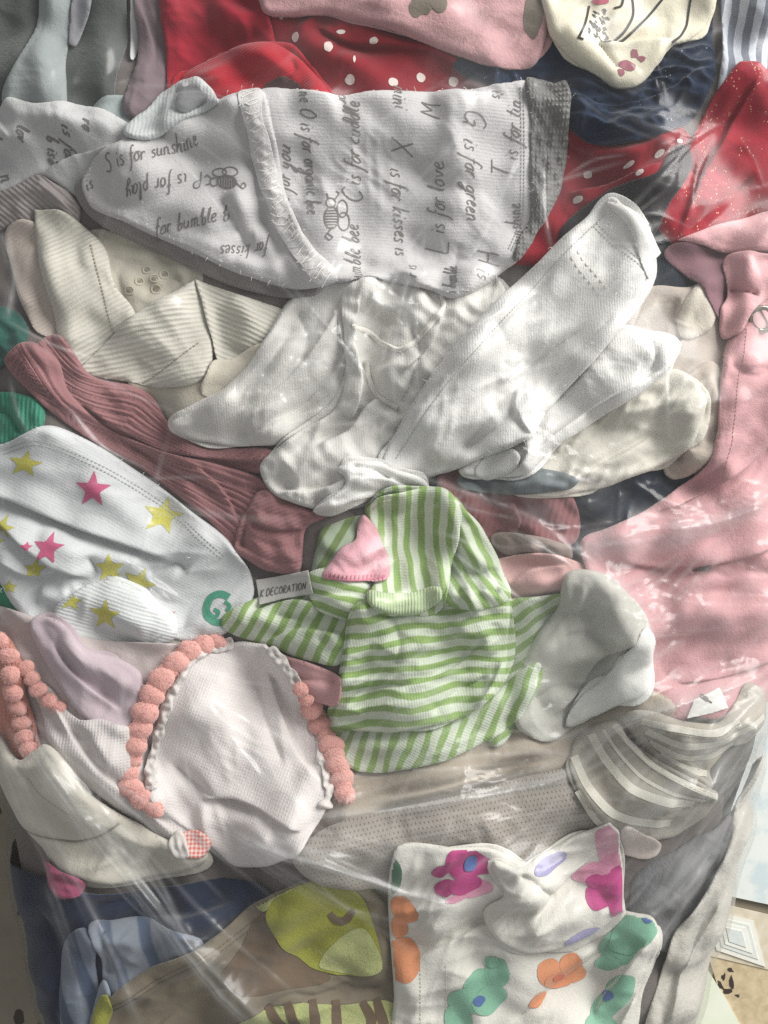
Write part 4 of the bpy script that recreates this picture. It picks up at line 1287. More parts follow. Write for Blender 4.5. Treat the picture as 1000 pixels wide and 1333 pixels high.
# overlocked seam across the leg
cl = curve([(326, 122), (334, 170), (346, 220), (362, 270), (386, 314), (424, 362)], closed=False, sub=8)
tgc = np.gradient(cl, axis=0)
nc = np.stack([-tgc[:, 1], tgc[:, 0]], 1) / np.linalg.norm(tgc, axis=1, keepdims=True)
ba, bb = cl + nc * 13, cl - nc * 13
pse = panel('overlock_seam', [tuple(p) for p in ba[::5]] + [tuple(p) for p in bb[::-5]], fabric('seam_white', '#cfcccb', fuzz=1.3, mottle=.12), LEG, crump=.3, t=.6, r=13, lift=.4, h=2,
            wr=[(.5, 11, 10, 1.6)], smooth=2)
st = []
s_ = np.linspace(0, len(cl) - 1.01, 46)
for k, q in enumerate(s_):
    i = int(q)
    p, n_ = cl[i] + (cl[min(i + 1, len(cl) - 1)] - cl[i]) * (q - i), nc[i]
    w0 = 10.5 + random.uniform(-2, 2)
    d_ = tgc[i] / np.linalg.norm(tgc[i])
    if k % 3 == 2:
        continue
    st.append([p - n_ * w0, p + n_ * 2 + d_ * 3, p + n_ * w0 + d_ * (6 if k % 2 else -2)])
ribbons('overlock_stitches', pse, st, 1.0, fabric('thread_white', '#e2dfdc', fuzz=.2), LEG, round_=.9, up=.6, step=2.5)
pc = panel('ribbed_cuff', [(684, 106), (700, 104), (722, 106), (738, 108), (742, 150), (739, 210), (728, 252), (706, 294), (690, 318), (668, 342), (676, 312), (690, 280), (692, 200), (688, 140)], grey_rib, LEG,
           t=14, r=11, h=2.1, uv=2, ribs=lambda X, Y: 1.5 * np.cos(2 * np.pi * Y / 7.5), folds=[('ridge', [(716, 115), (716, 200), (704, 280)], 3, 16), ('crease', [(690, 120), (696, 200), (690, 290)], 3, 4)], wr=[(.8, 14, 80, 2)])
# the rolled hem that stands up as a little loop
panel('hem_loop', [(160, 172), (186, 140), (208, 112), (228, 97), (246, 94), (266, 102), (280, 124), (286, 140), (240, 158), (196, 184)], fabric('loop_white', '#bfc3c3', rib=5, rib_amp=.3, fuzz=1.1), LEG, t=16, r=20,
      folds=[('crease', [(222, 146), (224, 122), (232, 106)], 5, 4), ('ridge', [(232, 112), (246, 102), (266, 112)], 4, 8)], wr=[(.8, 26, -40, 2)])
panel('loop_opening', [(230, 142), (230, 122), (238, 110), (250, 107), (262, 115), (272, 132), (256, 142), (240, 150)], fabric('loop_inside', '#77797a', fuzz=1.0), LEG, t=2, r=8, lift=.3, wr=HW)  # darker grey panel; the shade in the loop's hole is painted

fw = simple('fluff_white', '#dedcda', .9)
fg = simple('fluff_grey', '#a5a29f', .9)
seam(pr, [(680, 118), (684, 200), (680, 290), (664, 330)], '#9c9a99', double=4)
fibres(pw, 60, fw, None, 7, .3, w=.25, seed=11)
fibres(pb, 60, fw, None, 7, .3, w=.25, seed=12)
fibres(ps, 50, fw, None, 7, .5, w=.25, seed=13)
fibres(pleft, 90, fw, LEG, 6, .8, w=.25, seed=1)
fibres(pr, 70, fw, LEG, 6, .8, w=.25, seed=2)
fibres(pc, 70, fg, LEG, 5, .6, w=.25, seed=3)
fibres(pse, 60, fw, LEG, 6, .4, w=.25, seed=4)

# --- pink jumpsuit on the right
PK = thing('pink_jumpsuit', 'large dusty pink cotton jumpsuit with metal ring snap', 'jumpsuit')
pkm = fabric('dusty_pink', '#c4979a', fuzz=1.0, mottle=.1, sheen=.35)
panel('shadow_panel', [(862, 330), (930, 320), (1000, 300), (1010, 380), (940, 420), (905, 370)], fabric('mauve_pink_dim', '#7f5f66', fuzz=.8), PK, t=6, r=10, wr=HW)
pj = panel('body_panel', [(1175, 300), (1060, 310), (990, 318), (952, 338), (940, 372), (944, 410), (928, 450), (914, 500), (910, 556), (900, 604), (870, 634), (820, 668), (770, 688), (742, 704), (748, 736), (765, 770),
                         (780, 820), (790, 870), (800, 935), (880, 950), (950, 935), (1010, 910), (1120, 860), (1170, 600)], pkm, PK, foldk=.72, t=22, r=16, crump=1.1, cang=-25,
           folds=[('step', [(1010, 545), (960, 600), (900, 640), (830, 670)], 13, 14), ('ridge', [(960, 400), (940, 500), (930, 600)], 8, 26), ('crease', [(920, 480), (950, 500), (1000, 490)], 8, 12),
                  ('crease', [(912, 510), (960, 490), (1010, 500)], 5, 8), ('ridge', [(760, 700), (860, 690), (1000, 640)], 9, 20), ('step', [(1010, 700), (930, 728), (840, 735), (770, 722)], 9, 14),
                  ('crease', [(820, 770), (900, 740), (1000, 745)], 7, 14), ('ridge', [(850, 790), (930, 800), (1010, 770)], 8, 20), ('step', [(1000, 850), (930, 870), (850, 880)], 7, 10),
                  ('crease', [(850, 650), (900, 620), (960, 560)], 7, 10), ('step', [(950, 340), (965, 390), (1000, 360)], 6, 8), ('crease', [(1010, 390), (970, 400), (940, 440)], 6, 6),
                  ('crease', [(985, 580), (960, 620), (900, 665)], 5, 6)], wr=[(2.4, 60, -25, 2), (1.2, 24, -30, 2.4)])
panel('collar_flap', [(866, 328, 1), (920, 306), (980, 286), (1060, 268), (1170, 260), (1170, 330), (1060, 336), (990, 340), (930, 338)], pkm, PK, t=15, r=16,
      folds=[('ridge', [(900, 325), (980, 305), (1100, 290)], 5, 14)], wr=[(1.6, 40, -15, 2)])
panel('strap', [(948, 332), (990, 330), (1020, 340), (1010, 380), (985, 400), (962, 432), (944, 440), (938, 405), (950, 380)], pkm, PK, t=9, r=11, folds=[('crease', [(950, 375), (970, 378), (990, 384)], 6, 3)], wr=HW)


def torus_on(name, P, cx, cy, R, r, mat, parent, up=2.0):
    k, n = 28, 10
    base = on(P, np.array([cx]), np.array([cy]), up)[0]
    v, f = [], []
    for i in range(k):
        a = 2 * math.pi * i / k
        for j in range(n):
            b = 2 * math.pi * j / n
            rad = (R + r * math.cos(b)) * S
            v.append((base[0] + rad * math.cos(a), base[1] + rad * math.sin(a), base[2] + r * S * math.sin(b)))
            f.append((i * n + j, ((i + 1) % k) * n + j, ((i + 1) % k) * n + (j + 1) % n, i * n + (j + 1) % n))
    return mesh_obj(name, v, f, mat, parent)


seam(pj, [(962, 350), (952, 400), (944, 460), (930, 520), (926, 580), (915, 620)], '#b58a8c', w=.6)
metal = simple('snap_metal', '#8d877c', .28, 1.0)
torus_on('snap_ring', pj, 968, 428, 15.5, 3.6, metal, PK)
decal('snap_centre', pj, blob(968, 428, 13, 13, jit=0), fabric('snap_pink', '#a98a8a'), PK, up=1.5)

# --- left: coral, lilac, muslin
Tm = thing('pale_gauze_wrap', 'pale pinkish gauze wrap filling the hollows under the coral pompoms and bib', 'wrap')
panel('wrap_layer', [(-110, 800), (20, 790), (140, 830), (260, 840), (300, 900), (300, 1000), (270, 1090), (160, 1080), (60, 1010), (-60, 960), (-110, 900)], fabric('gauze_pinkish', '#bfb3b1', fuzz=.6), Tm, t=8, r=16, crump=4, cang=40)
T = thing('coral_pompom_blanket', 'coral knitted blanket edge with a row of coral pompoms at the left', 'blanket')
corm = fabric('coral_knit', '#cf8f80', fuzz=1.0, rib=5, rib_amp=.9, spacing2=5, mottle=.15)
cb = panel('knitted_edge', [(-90, 830), (-20, 818), (20, 822), (44, 850), (50, 900), (62, 945), (70, 972), (34, 990), (4, 962), (-90, 900)], corm, T, t=12, r=14, wr=[(1.5, 26, 80, 2)])
pom_m = fabric('coral_pompom', '#e2a79e', fuzz=1.8, grain=1.2, mottle=.1, sheen=.6, rough=1.0)


def pompom(P, x, y, r, parent, flat=.56):
    r = r * .88
    base = on(P, np.array([x]), np.array([y]), r * 0.45)[0]
    me = bpy.data.meshes.new('pompom')
    rr = np.random.default_rng(int(x * 31 + y))
    v, f, nu, nv = [], [], 18, 11
    a0 = rr.uniform(0, 6)
    ea, eb, er = rr.uniform(1.02, 1.22), rr.uniform(.82, .98), rr.uniform(-.5, .5)
    x, y = x + rr.uniform(-.7, .7), y + rr.uniform(-.7, .7)
    for j in range(nv + 1):
        th = math.pi * j / nv
        for i in range(nu):
            ph = 2 * math.pi * i / nu
            k = 1 + .05 * math.sin(3 * ph + a0) * math.sin(th) + .04 * math.cos(5 * th + a0) + rr.uniform(-.025, .025)
            qx, qy = ea * math.sin(th) * math.cos(ph), eb * math.sin(th) * math.sin(ph)
            v.append((base[0] + r * S * k * (qx * math.cos(er) - qy * math.sin(er)), base[1] + r * S * k * (qx * math.sin(er) + qy * math.cos(er)), base[2] + r * S * flat * k * math.cos(th)))
    for j in range(nv):
        for i in range(nu):
            f.append((j * nu + i, (j + 1) * nu + i, (j + 1) * nu + (i + 1) % nu, j * nu + (i + 1) % nu))
    # yarn ends standing off the ball
    c0 = np.array(base)
    for _ in range(110):
        th, ph = math.acos(rr.uniform(-.1, 1)), rr.uniform(0, 6.283)
        d_ = np.array([math.sin(th) * math.cos(ph), math.sin(th) * math.sin(ph), flat * math.cos(th)])
        sd_ = np.cross(d_, rr.normal(size=3))
        sd_ = sd_ / (np.linalg.norm(sd_) + 1e-9)
        a_ = c0 + d_ * r * S * .97
        tip = c0 + d_ * r * S * rr.uniform(1.06, 1.22) + sd_ * r * S * rr.uniform(-.1, .1)
        n_v = len(v)
        v += [tuple(a_ + sd_ * .45 * S), tuple(a_ - sd_ * .45 * S), tuple(tip - sd_ * .15 * S), tuple(tip + sd_ * .15 * S)]
        f.append((n_v, n_v + 1, n_v + 2, n_v + 3))
    o = mesh_obj('pompom', v, f, pom_m, parent)
    # the pile under the film rises with it
    X_, Y_ = CX + (x - CX) * P.k, CY + (y - CY) * P.k
    zt = base[2] / S + FLOOR
    i0, j0 = int((X_ - HX0) / HH), int((Y_ - HY0) / HH)
    m = int(r / HH) + 1
    for jj in range(j0 - m, j0 + m + 1):
        for ii in range(i0 - m, i0 + m + 1):
            d2 = ((ii - i0) ** 2 + (jj - j0) ** 2) * HH * HH
            if d2 < r * r:
                H[jj, ii] = max(H[jj, ii], zt + flat * math.sqrt(r * r - d2))
    return o


T2 = thing('lilac_vest', 'pale lilac vest tucked below the star bodysuit', 'vest')
panel('vest_body', [(36, 812), (70, 806), (110, 840), (150, 858), (182, 880), (182, 925), (160, 952), (125, 945), (90, 915), (58, 860)], fabric('lilac', '#bbabb2', fuzz=.6), T2, layer=5.5, t=13, r=18,
      folds=[('step', [(64, 830), (100, 880), (160, 930)], 7, 10), ('ridge', [(80, 820), (130, 870), (170, 900)], 5, 16)], wr=[(1.8, 34, 40, 2)])
T3 = thing('white_muslin_cloth', 'thin white muslin cloth between the coral edge and pompom bib', 'muslin')
panel('muslin_fold', [(42, 884), (60, 892), (84, 920), (104, 936), (140, 936), (182, 952), (200, 1010), (226, 1056), (250, 1096), (228, 1106), (190, 1086), (130, 1040), (88, 1000), (62, 960), (46, 920)],
      fabric('muslin_thin', '#cbc4c2', fuzz=.5, rib=4, spacing2=4, rib_amp=.3), T3, t=11, r=14, folds=[('step', [(60, 900), (100, 960), (170, 1040), (230, 1090)], 7, 9), ('ridge', [(120, 950), (170, 1000), (210, 1060)], 6, 14)],
      wr=[(1.8, 28, 50, 2.4)])
for x, y in [(17, 828), (32, 846), (35, 869), (36, 892), (39, 912), (42, 932), (47, 950), (54, 966), (6, 836)]:
    pompom(cb, x, y, 14, T)
for x, y in [(52, 862), (60, 874), (67, 888), (80, 903), (92, 912)]:
    pompom(cb, x, y, 12.5, T)

T = thing('cream_velour_sleepsuit', 'cream velour sleepsuit with curved seam at the lower left of the bag', 'sleepsuit')
pv = panel('velour_body', [(-90, 900), (-20, 950), (28, 988), (62, 966), (92, 984), (122, 1030), (180, 1072), (236, 1104), (268, 1112), (262, 1128), (206, 1146), (140, 1152), (84, 1138), (34, 1096), (8, 1050), (-30, 1000)],
           fabric('cream_velour', '#c1bcb0', fuzz=1.0, mottle=.07, sheen=.4), T, layer=5.5, t=26, r=24,
           folds=[('crease!', [(18, 1080), (50, 1092), (96, 1097), (130, 1088), (156, 1070)], 3.5, 3), ('ridge', [(40, 1010), (110, 1060), (200, 1120)], 8, 40), ('crease', [(20, 985), (60, 1040), (100, 1090)], 3, 9)], wr=[(1.6, 60, 40, 2)])
seam(pv, [(40, 1010), (90, 1050), (160, 1090), (240, 1112)], '#a39d91')
ribbons('seam_line', pv, [C5((16, 1078), (50, 1091), (96, 1096), (130, 1087), (158, 1069))], 1.2, fabric('seam_brown', '#8d857a'), T)

# --- navy and denim bottom left
T = thing('navy_sweatpants', 'navy blue sweatpants below the cream velour sleepsuit', 'sweatpants')
panel('pant_leg', [(20, 1130), (60, 1130), (180, 1145), (300, 1128), (360, 1140), (350, 1172), (290, 1214), (220, 1258), (150, 1300), (110, 1380), (90, 1500), (30, 1460), (5, 1340), (-20, 1230), (-30, 1140)],
      fabric('navy_blue', '#222c42', fuzz=.8, mottle=.16), T, t=14, r=20, folds=[('step', [(110, 1190), (200, 1180), (320, 1150)], 8, 12), ('ridge', [(150, 1220), (240, 1190), (330, 1150)], 7, 18), ('crease', [(60, 1170), (90, 1240), (80, 1330)], 6, 10)],
      wr=[(2.2, 36, -25, 2)])
T = thing('magenta_sock', 'crumpled magenta sock peeking out under the cream velour', 'sock')
panel('sock_toe', [(50, 1128), (76, 1134), (112, 1148), (104, 1164), (80, 1168), (58, 1152)], fabric('magenta_dim', '#9d4a6a', fuzz=1.0), T, t=12, r=14, wr=[(2, 14, 20, 2)])
T = thing('blue_check_shirt', 'pale blue and white checked shirt cuff in the lower left corner', 'shirt')
chk = fabric('blue_check', '#727a88', stripe='#434f66', sw=42, duty=.45, axis=0, fuzz=.4, soft=.05)
panel('shirt_front', [(80, 1500), (78, 1400), (80, 1300), (80, 1240), (92, 1214), (116, 1202), (134, 1212), (128, 1250), (132, 1300), (124, 1360), (118, 1500)], chk, T, t=13, r=14, uv=-20, h=2.3,
      folds=[('ridge', [(100, 1220), (104, 1290), (96, 1400)], 5, 14)], wr=[(1.5, 30, 90, 2)])
panel('shirt_cuff', [(116, 1206), (150, 1202), (200, 1206), (262, 1216), (260, 1250), (200, 1282), (160, 1300), (136, 1296), (130, 1250), (122, 1225)], fabric('check_pale', '#7f858f', stripe='#525e73', sw=46, duty=.4, axis=1, fuzz=.4, soft=.05), T,
      t=12, r=12, uv=70, folds=[('crease', [(124, 1214), (140, 1240), (136, 1275)], 7, 5), ('ridge', [(160, 1215), (175, 1235), (165, 1255)], 4, 10)], wr=[(1.2, 26, -10, 2)])
panel('placket', [(112, 1500), (116, 1380), (124, 1310), (138, 1270), (150, 1284), (142, 1330), (132, 1400), (130, 1500)], fabric('check_light', '#8e96a3', fuzz=.4), T, t=8, r=7, wr=HW)

# --- brown shirt with lime fruit
BR = thing('brown_applique_shirt', 'taupe brown shirt with large lime green applique face', 'shirt')
brm = fabric('taupe_brown', '#7c7262', fuzz=.6, mottle=.1)
pbr = panel('shirt_body', [(118, 1520), (130, 1320), (150, 1288), (190, 1256), (250, 1226), (300, 1196), (346, 1160), (400, 1132), (450, 1132), (500, 1170), (530, 1240), (560, 1320), (560, 1520)], brm, BR, t=16, r=22,
            folds=[('step', [(200, 1333), (260, 1290), (340, 1260)], 4, 12), ('ridge', [(180, 1300), (260, 1250), (340, 1190)], 6, 26), ('crease', [(330, 1300), (420, 1290), (510, 1280)], 7, 8)], wr=[(1.8, 40, -30, 2)])
seam(pbr, [(150, 1300), (230, 1250), (310, 1206), (356, 1168)], '#6c6155', double=6)
lime, lime2 = fabric('lime_felt', '#93943f', fuzz=1.0, mottle=.3), fabric('lime_pale', '#a6ab74', fuzz=1.0, mottle=.26)
dbr = fabric('dark_brown_felt', '#675747', fuzz=.7)
decal('brown_applique', pbr, [(292, 1270), (318, 1222), (346, 1180), (380, 1230), (418, 1256), (430, 1272), (380, 1276)], dbr, BR, up=1.0)
decal('lime_applique', pbr, [(350, 1182), (360, 1154), (388, 1136), (420, 1130), (452, 1140), (474, 1166), (488, 1206), (496, 1248), (470, 1266), (434, 1265), (402, 1252), (370, 1224)], lime, BR, up=2.0)
decal('lime_patch', pbr, [(438, 1222), (466, 1204), (480, 1210), (498, 1254), (470, 1266), (436, 1262), (416, 1252)], lime2, BR, up=2.8)
decal('lime_leaf', pbr, [(330, 1158), (352, 1148), (384, 1138), (360, 1158), (346, 1174)], lime2, BR, up=2.4)
ribbons('smile', pbr, [C5((430, 1184), (438, 1194), (450, 1194), (461, 1180))], 5.2, dbr, BR, up=3.2, taper=True)
decal('lime_print', pbr, [(300, 1336), (322, 1314), (352, 1300), (400, 1298), (450, 1302), (500, 1296), (514, 1304), (516, 1400), (300, 1400)], lime2, BR, up=1.4)
ribbons('brown_print', pbr, [C5((352, 1296), (362, 1318), (384, 1345)), C5((376, 1294), (384, 1320), (398, 1350)), C5((408, 1294), (412, 1320), (408, 1360)), C5((438, 1296), (440, 1330), (444, 1360)),
                             C5((472, 1298), (484, 1320), (478, 1350)), C5((490, 1294), (498, 1320), (506, 1345))], 6.5, dbr, BR, up=2.0, taper=True)
panel('lime_cuff', [(118, 1340), (128, 1300), (142, 1296), (146, 1318), (136, 1345), (124, 1370)], lime, BR, t=6, r=7, wr=HW)

# --- beige pieces
T = thing('taupe_vest', 'smooth taupe vest strip below the green stripes', 'vest')
panel('vest_strip', [(380, 1090), (400, 1000), (450, 930), (560, 900), (640, 880), (690, 880), (760, 900), (830, 890), (870, 920), (800, 985), (730, 1012), (620, 1035), (500, 1060), (430, 1085)], fabric('taupe_light', '#a89d8f', fuzz=.6), T,
      t=14, r=18, folds=[('ridge', [(450, 1030), (580, 1000), (740, 970)], 5, 22), ('step', [(480, 1040), (600, 1015), (720, 990)], 5, 8)], wr=[(2, 40, -15, 3)])
panel('vest_side', [(372, 1100), (382, 1076), (420, 1058), (450, 1060), (430, 1100), (390, 1118)], fabric('taupe_dim', '#82766e', fuzz=.6), T, t=8, r=14, wr=HW)
T = thing('beige_knit_jumper', 'beige pointelle knit jumper with rows of tiny holes', 'jumper')
panel('knit_body', [(384, 1112), (410, 1080), (450, 1062), (520, 1048), (610, 1030), (700, 1012), (744, 1006), (768, 1032), (792, 1078), (760, 1110), (660, 1150), (540, 1160), (430, 1150)],
      fabric('beige_pointelle', '#9d968e', fuzz=.5, mottle=.07, eyelet=(5.4, 6.2)), T, t=20, r=36, uv=-9, folds=[('ridge!', [(400, 1100), (560, 1070), (770, 1040)], 15, 42), ('crease', [(390, 1110), (420, 1090), (440, 1070)], 5, 10)], wr=[(1.2, 70, -10, 2)])

# --- grey striped romper right
GS = thing('grey_white_striped_romper', 'warm grey romper with white stripes and a white care label', 'romper')
gsm = fabric('warm_grey', '#a19b90', fuzz=.6, mottle=.08)
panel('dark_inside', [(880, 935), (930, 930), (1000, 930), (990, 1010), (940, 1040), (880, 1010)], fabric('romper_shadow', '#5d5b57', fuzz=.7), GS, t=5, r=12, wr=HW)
pu = panel('upper_panel', [(812, 934), (846, 924), (880, 934), (925, 940), (958, 918), (976, 892), (1000, 900), (1010, 950), (990, 975), (960, 978), (925, 1000), (930, 1030), (890, 1016), (850, 990), (826, 960)], gsm, GS, t=15, r=20,
           folds=[('step', [(832, 948), (862, 985), (905, 1008), (930, 1028)], 8, 9), ('ridge', [(850, 950), (900, 970), (960, 955)], 6, 16), ('crease', [(900, 990), (930, 985), (965, 975)], 6, 8), ('step', [(880, 975), (910, 1000), (940, 1020)], 6, 6)],
           wr=[(2, 34, 20, 2)])
seam(pu, [(836, 942), (880, 952), (926, 956), (962, 938)], '#8a8479')
stw = fabric('stripe_white', '#cbc7bb', fuzz=.6)
for ln in ([(840, 950), (880, 966), (920, 966), (958, 955), (1000, 935)], [(832, 936), (880, 945), (925, 950), (960, 938)], [(848, 968), (884, 984), (922, 984), (960, 972)], [(862, 984), (892, 1000), (920, 1006)]):
    ribbons('white_stripe', pu, [C5(*ln)], 4.5, stw, GS, up=.9)
pl2 = panel('lower_panel', [(746, 1002), (752, 978), (772, 956), (800, 940), (820, 962), (850, 992), (890, 1014), (934, 1032), (936, 1048), (920, 1072), (880, 1092), (830, 1092), (790, 1076), (762, 1046)], gsm, GS, layer=5.5, t=17, r=20, h=2.3,
            folds=[('ridge', [(780, 975), (810, 1020), (880, 1050)], 7, 30), ('crease', [(850, 1060), (890, 1050), (930, 1036)], 5, 6)], wr=[(1.4, 40, 35, 2)])
for ln, w in (([(788, 952), (806, 980), (834, 1010), (872, 1028), (916, 1040)], 2.2), ([(800, 944), (820, 968), (850, 996), (890, 1016), (933, 1036)], 3.5), ([(774, 960), (790, 990), (818, 1022), (856, 1036), (900, 1044)], 5.5), ([(752, 990), (766, 1024), (796, 1056), (826, 1066), (872, 1070)], 5.5),
              ([(752, 1030), (776, 1068), (800, 1086)], 4)):
    ribbons('white_stripe', pl2, [C5(*ln)], w, stw, GS, up=.9)
PLb = panel('care_label', [(893, 934, 1), (905, 911, 1), (940, 897, 1), (949, 922, 1), (925, 928, 1)], fabric('label_white', '#dcdcd8', fuzz=.2, grain=.3, rough=.6), GS, crump=.4, wob=.2, t=2, r=3, lift=1.5, h=2)
ribbons('label_lettering', PLb, writing('B', 921, 913, -75, 4.5, jit=.01) + writing('I', 926, 915, -75, 4.5, jit=.01), .9, simple('label_ink', '#55524f', .9), GS, step=1.5)

T = thing('charcoal_felt_mitten', 'charcoal grey felt mitten beside the floral dress', 'mitten')
panel('mitten_body', [(812, 1150), (820, 1126), (846, 1108), (890, 1090), (930, 1078), (985, 1060), (985, 1120), (955, 1200), (900, 1240), (850, 1230), (816, 1200)], fabric('charcoal_felt', '#6c6b6d', fuzz=1.5, mottle=.22), T, t=16, r=18,
      folds=[('crease', [(860, 1170), (890, 1140), (930, 1110)], 6, 7)], wr=[(1.6, 28, -35, 2)])
T = thing('pale_grey_towel', 'pale grey rumpled towel at the lower right, its upper strip standing in for bright film streaks', 'towel')
panel('towel_body', [(800, 1520), (820, 1340), (850, 1250), (862, 1200), (900, 1150), (944, 1080), (962, 1020), (992, 985), (1010, 1010), (990, 1090), (966, 1190), (940, 1290), (920, 1400), (890, 1500)], fabric('towel_grey', '#bcb8af', fuzz=1.3, mottle=.12, lump=260), T, t=13, r=16,  # upper strip extended as a pale stand-in for bright film streaks
      folds=[('step', [(850, 1320), (880, 1240), (930, 1150)], 8, 10), ('ridge', [(900, 1330), (915, 1240), (940, 1150)], 6, 14)], wr=[(3, 34, -65, 2.4)])
T = thing('white_vest_corner', 'white vest corner with a small peach print by the floral dress', 'vest')
panel('vest_corner', [(812, 1075), (840, 1086), (862, 1100), (856, 1118), (830, 1120), (810, 1110)], fabric('peach_white', '#cfc2ba', fuzz=.5), T, t=8, r=10, wr=HW)

# --- floral dress
FL = thing('floral_dress', 'white cotton dress with big magenta, orange and green flowers', 'dress')
flm = fabric('floral_white', '#d3d0c8', fuzz=.8, mottle=.08)
pfl = panel('skirt', [(512, 1098), (580, 1094), (640, 1100), (700, 1130), (760, 1170), (820, 1188), (842, 1190), (858, 1206), (856, 1238), (842, 1276), (828, 1318), (812, 1400), (800, 1520), (512, 1520), (514, 1300)], flm, FL, layer=5.5, crump=4.2, cang=-35, t=18, r=16, h=2.3,
            folds=[('step', [(530, 1250), (600, 1215), (670, 1190), (720, 1200)], 7, 14), ('ridge', [(540, 1200), (620, 1170), (700, 1150)], 6, 24), ('ridge', [(600, 1330), (690, 1280), (780, 1240)], 7, 22),
                   ('crease', [(660, 1333), (720, 1290), (800, 1230)], 6, 10), ('step', [(770, 1330), (800, 1280), (840, 1220)], 8, 10), ('step', [(800, 1345), (830, 1290), (858, 1230)], 7, 7)], wr=[(1.6, 44, -35, 2)])
mag, pnk, blu, grn, org, lav, dgr = [fabric('flower_' + n, c, fuzz=.35, mottle=.16) for n, c in (('magenta', '#b0447c'), ('pink', '#cf8ea6'), ('blue', '#50689c'), ('green', '#7fae95'), ('orange', '#d08c66'), ('lavender', '#9a95b8'), ('dark_green', '#3f6b50'))]


def flower(P, petals, centre, mat, cmat, lab=None):
    f = None
    for i, q in enumerate(petals):
        o = decal('flower_petal', P, q, mat if not isinstance(mat, list) else mat[i], FL, up=.8 + .22 * i, h=2)
    if centre is not None:
        decal('flower_centre', P, centre, cmat, FL, up=2.4, h=1.6)


flower(pfl, [[(584, 1098), (612, 1096), (630, 1108), (652, 1120), (640, 1130), (622, 1132), (604, 1142), (588, 1134), (578, 1118)], blob(572, 1126, 12, 9, -35), blob(580, 1148, 16, 10, -25), blob(604, 1144, 22, 12, -15)],
       blob(611, 1116, 8, 11, 25), mag, blu)
flower(pfl, [blob(618, 1150, 22, 11, -12), blob(596, 1160, 18, 5, -18)], None, pnk, None)
flower(pfl, [blob(522, 1178, 14, 16), blob(530, 1186, 14, 14), blob(520, 1206, 11, 16)], None, org, None)
flower(pfl, [blob(524, 1247, 26, 26, seed=3)], None, org, None)
flower(pfl, [[(510, 1108), (518, 1112), (523, 1126), (520, 1150), (510, 1160)]], None, dgr, None)
flower(pfl, [blob(624, 1276, 22, 18, -30), blob(646, 1262, 16, 20, 10), blob(604, 1298, 22, 18, 0), blob(596, 1322, 18, 20, 10), blob(636, 1296, 24, 16, -35), blob(640, 1248, 10, 8)], blob(623, 1297, 8, 6, -30), grn, blu)
flower(pfl, [blob(716, 1264, 18, 18), blob(744, 1256, 16, 16), blob(752, 1272, 14, 12), blob(728, 1278, 20, 12), blob(700, 1300, 14, 7, -40)], blob(728, 1274, 8, 6), org, simple('flower_coral', '#d2755a', .9))
flower(pfl, [blob(806, 1232, 26, 22, -40), blob(830, 1206, 24, 22, -30), blob(850, 1190, 10, 10), blob(792, 1256, 16, 10, -20), blob(818, 1216, 20, 30, 40)], blob(842, 1190, 9, 8), grn, blu)
flower(pfl, [blob(808, 1290, 16, 26, 35), blob(792, 1312, 26, 14, -40), blob(782, 1336, 22, 16)], blob(793, 1299, 8, 6, -30), grn, blu)
ribbons('seam_stitching', pfl, [[(547, 1246 + i * 5.2), (547.5, 1249 + i * 5.2)] for i in range(20)] + [[(580, 1252 + i * 5.2), (580.5, 1255 + i * 5.2)] for i in range(19)], .8, fabric('thread_cream', '#c9c2b2'), FL, round_=.5)
pff = panel('folded_bodice', [(640, 1118), (671, 1127), (713, 1110), (760, 1088), (793, 1071, 1), (806, 1084), (812, 1128), (815, 1190, 1), (781, 1217), (738, 1236), (698, 1241), (655, 1228), (630, 1190), (655, 1160)], flm, FL, layer=5.5, crump=4.5, cang=-30, t=12, r=10, h=2.2,
            folds=[('crease', [(672, 1130), (700, 1150), (725, 1172)], 6, 5), ('step', [(790, 1110), (750, 1140), (715, 1170), (690, 1200)], 5, 8), ('ridge', [(680, 1210), (730, 1200), (790, 1170)], 5, 16)], wr=[(1.5, 34, -30, 2)])
flower(pff, [[(776, 1078), (793, 1070), (806, 1084), (810, 1140), (790, 1138)], blob(772, 1140, 26, 11, -22)], None, pnk, None)
flower(pff, [blob(780, 1170, 17, 16), [(776, 1152), (790, 1140), (811, 1130), (815, 1192), (800, 1198), (792, 1176)], blob(778, 1150, 14, 8, -20)], None, mag, None)
flower(pff, [blob(716, 1124, 24, 10, -18), blob(728, 1118, 12, 8, -20)], None, lav, None)
flower(pff, [blob(760, 1222, 26, 9, -25), blob(746, 1230, 10, 6)], None, lav, None)

# --- green striped romper
GR = thing('green_striped_romper', 'white and grass green striped baby romper in the middle of the pile', 'romper')


def gstripe(n, sw, axis=1, base='#c9d1bf', duty=.52):
    return fabric(n, base, stripe='#88a45f', warp=24, sw=sw, duty=duty, axis=axis, fuzz=.6, mottle=.1, soft=.06, rib=3.6, rib_axis=1 - axis, rib_amp=.18)


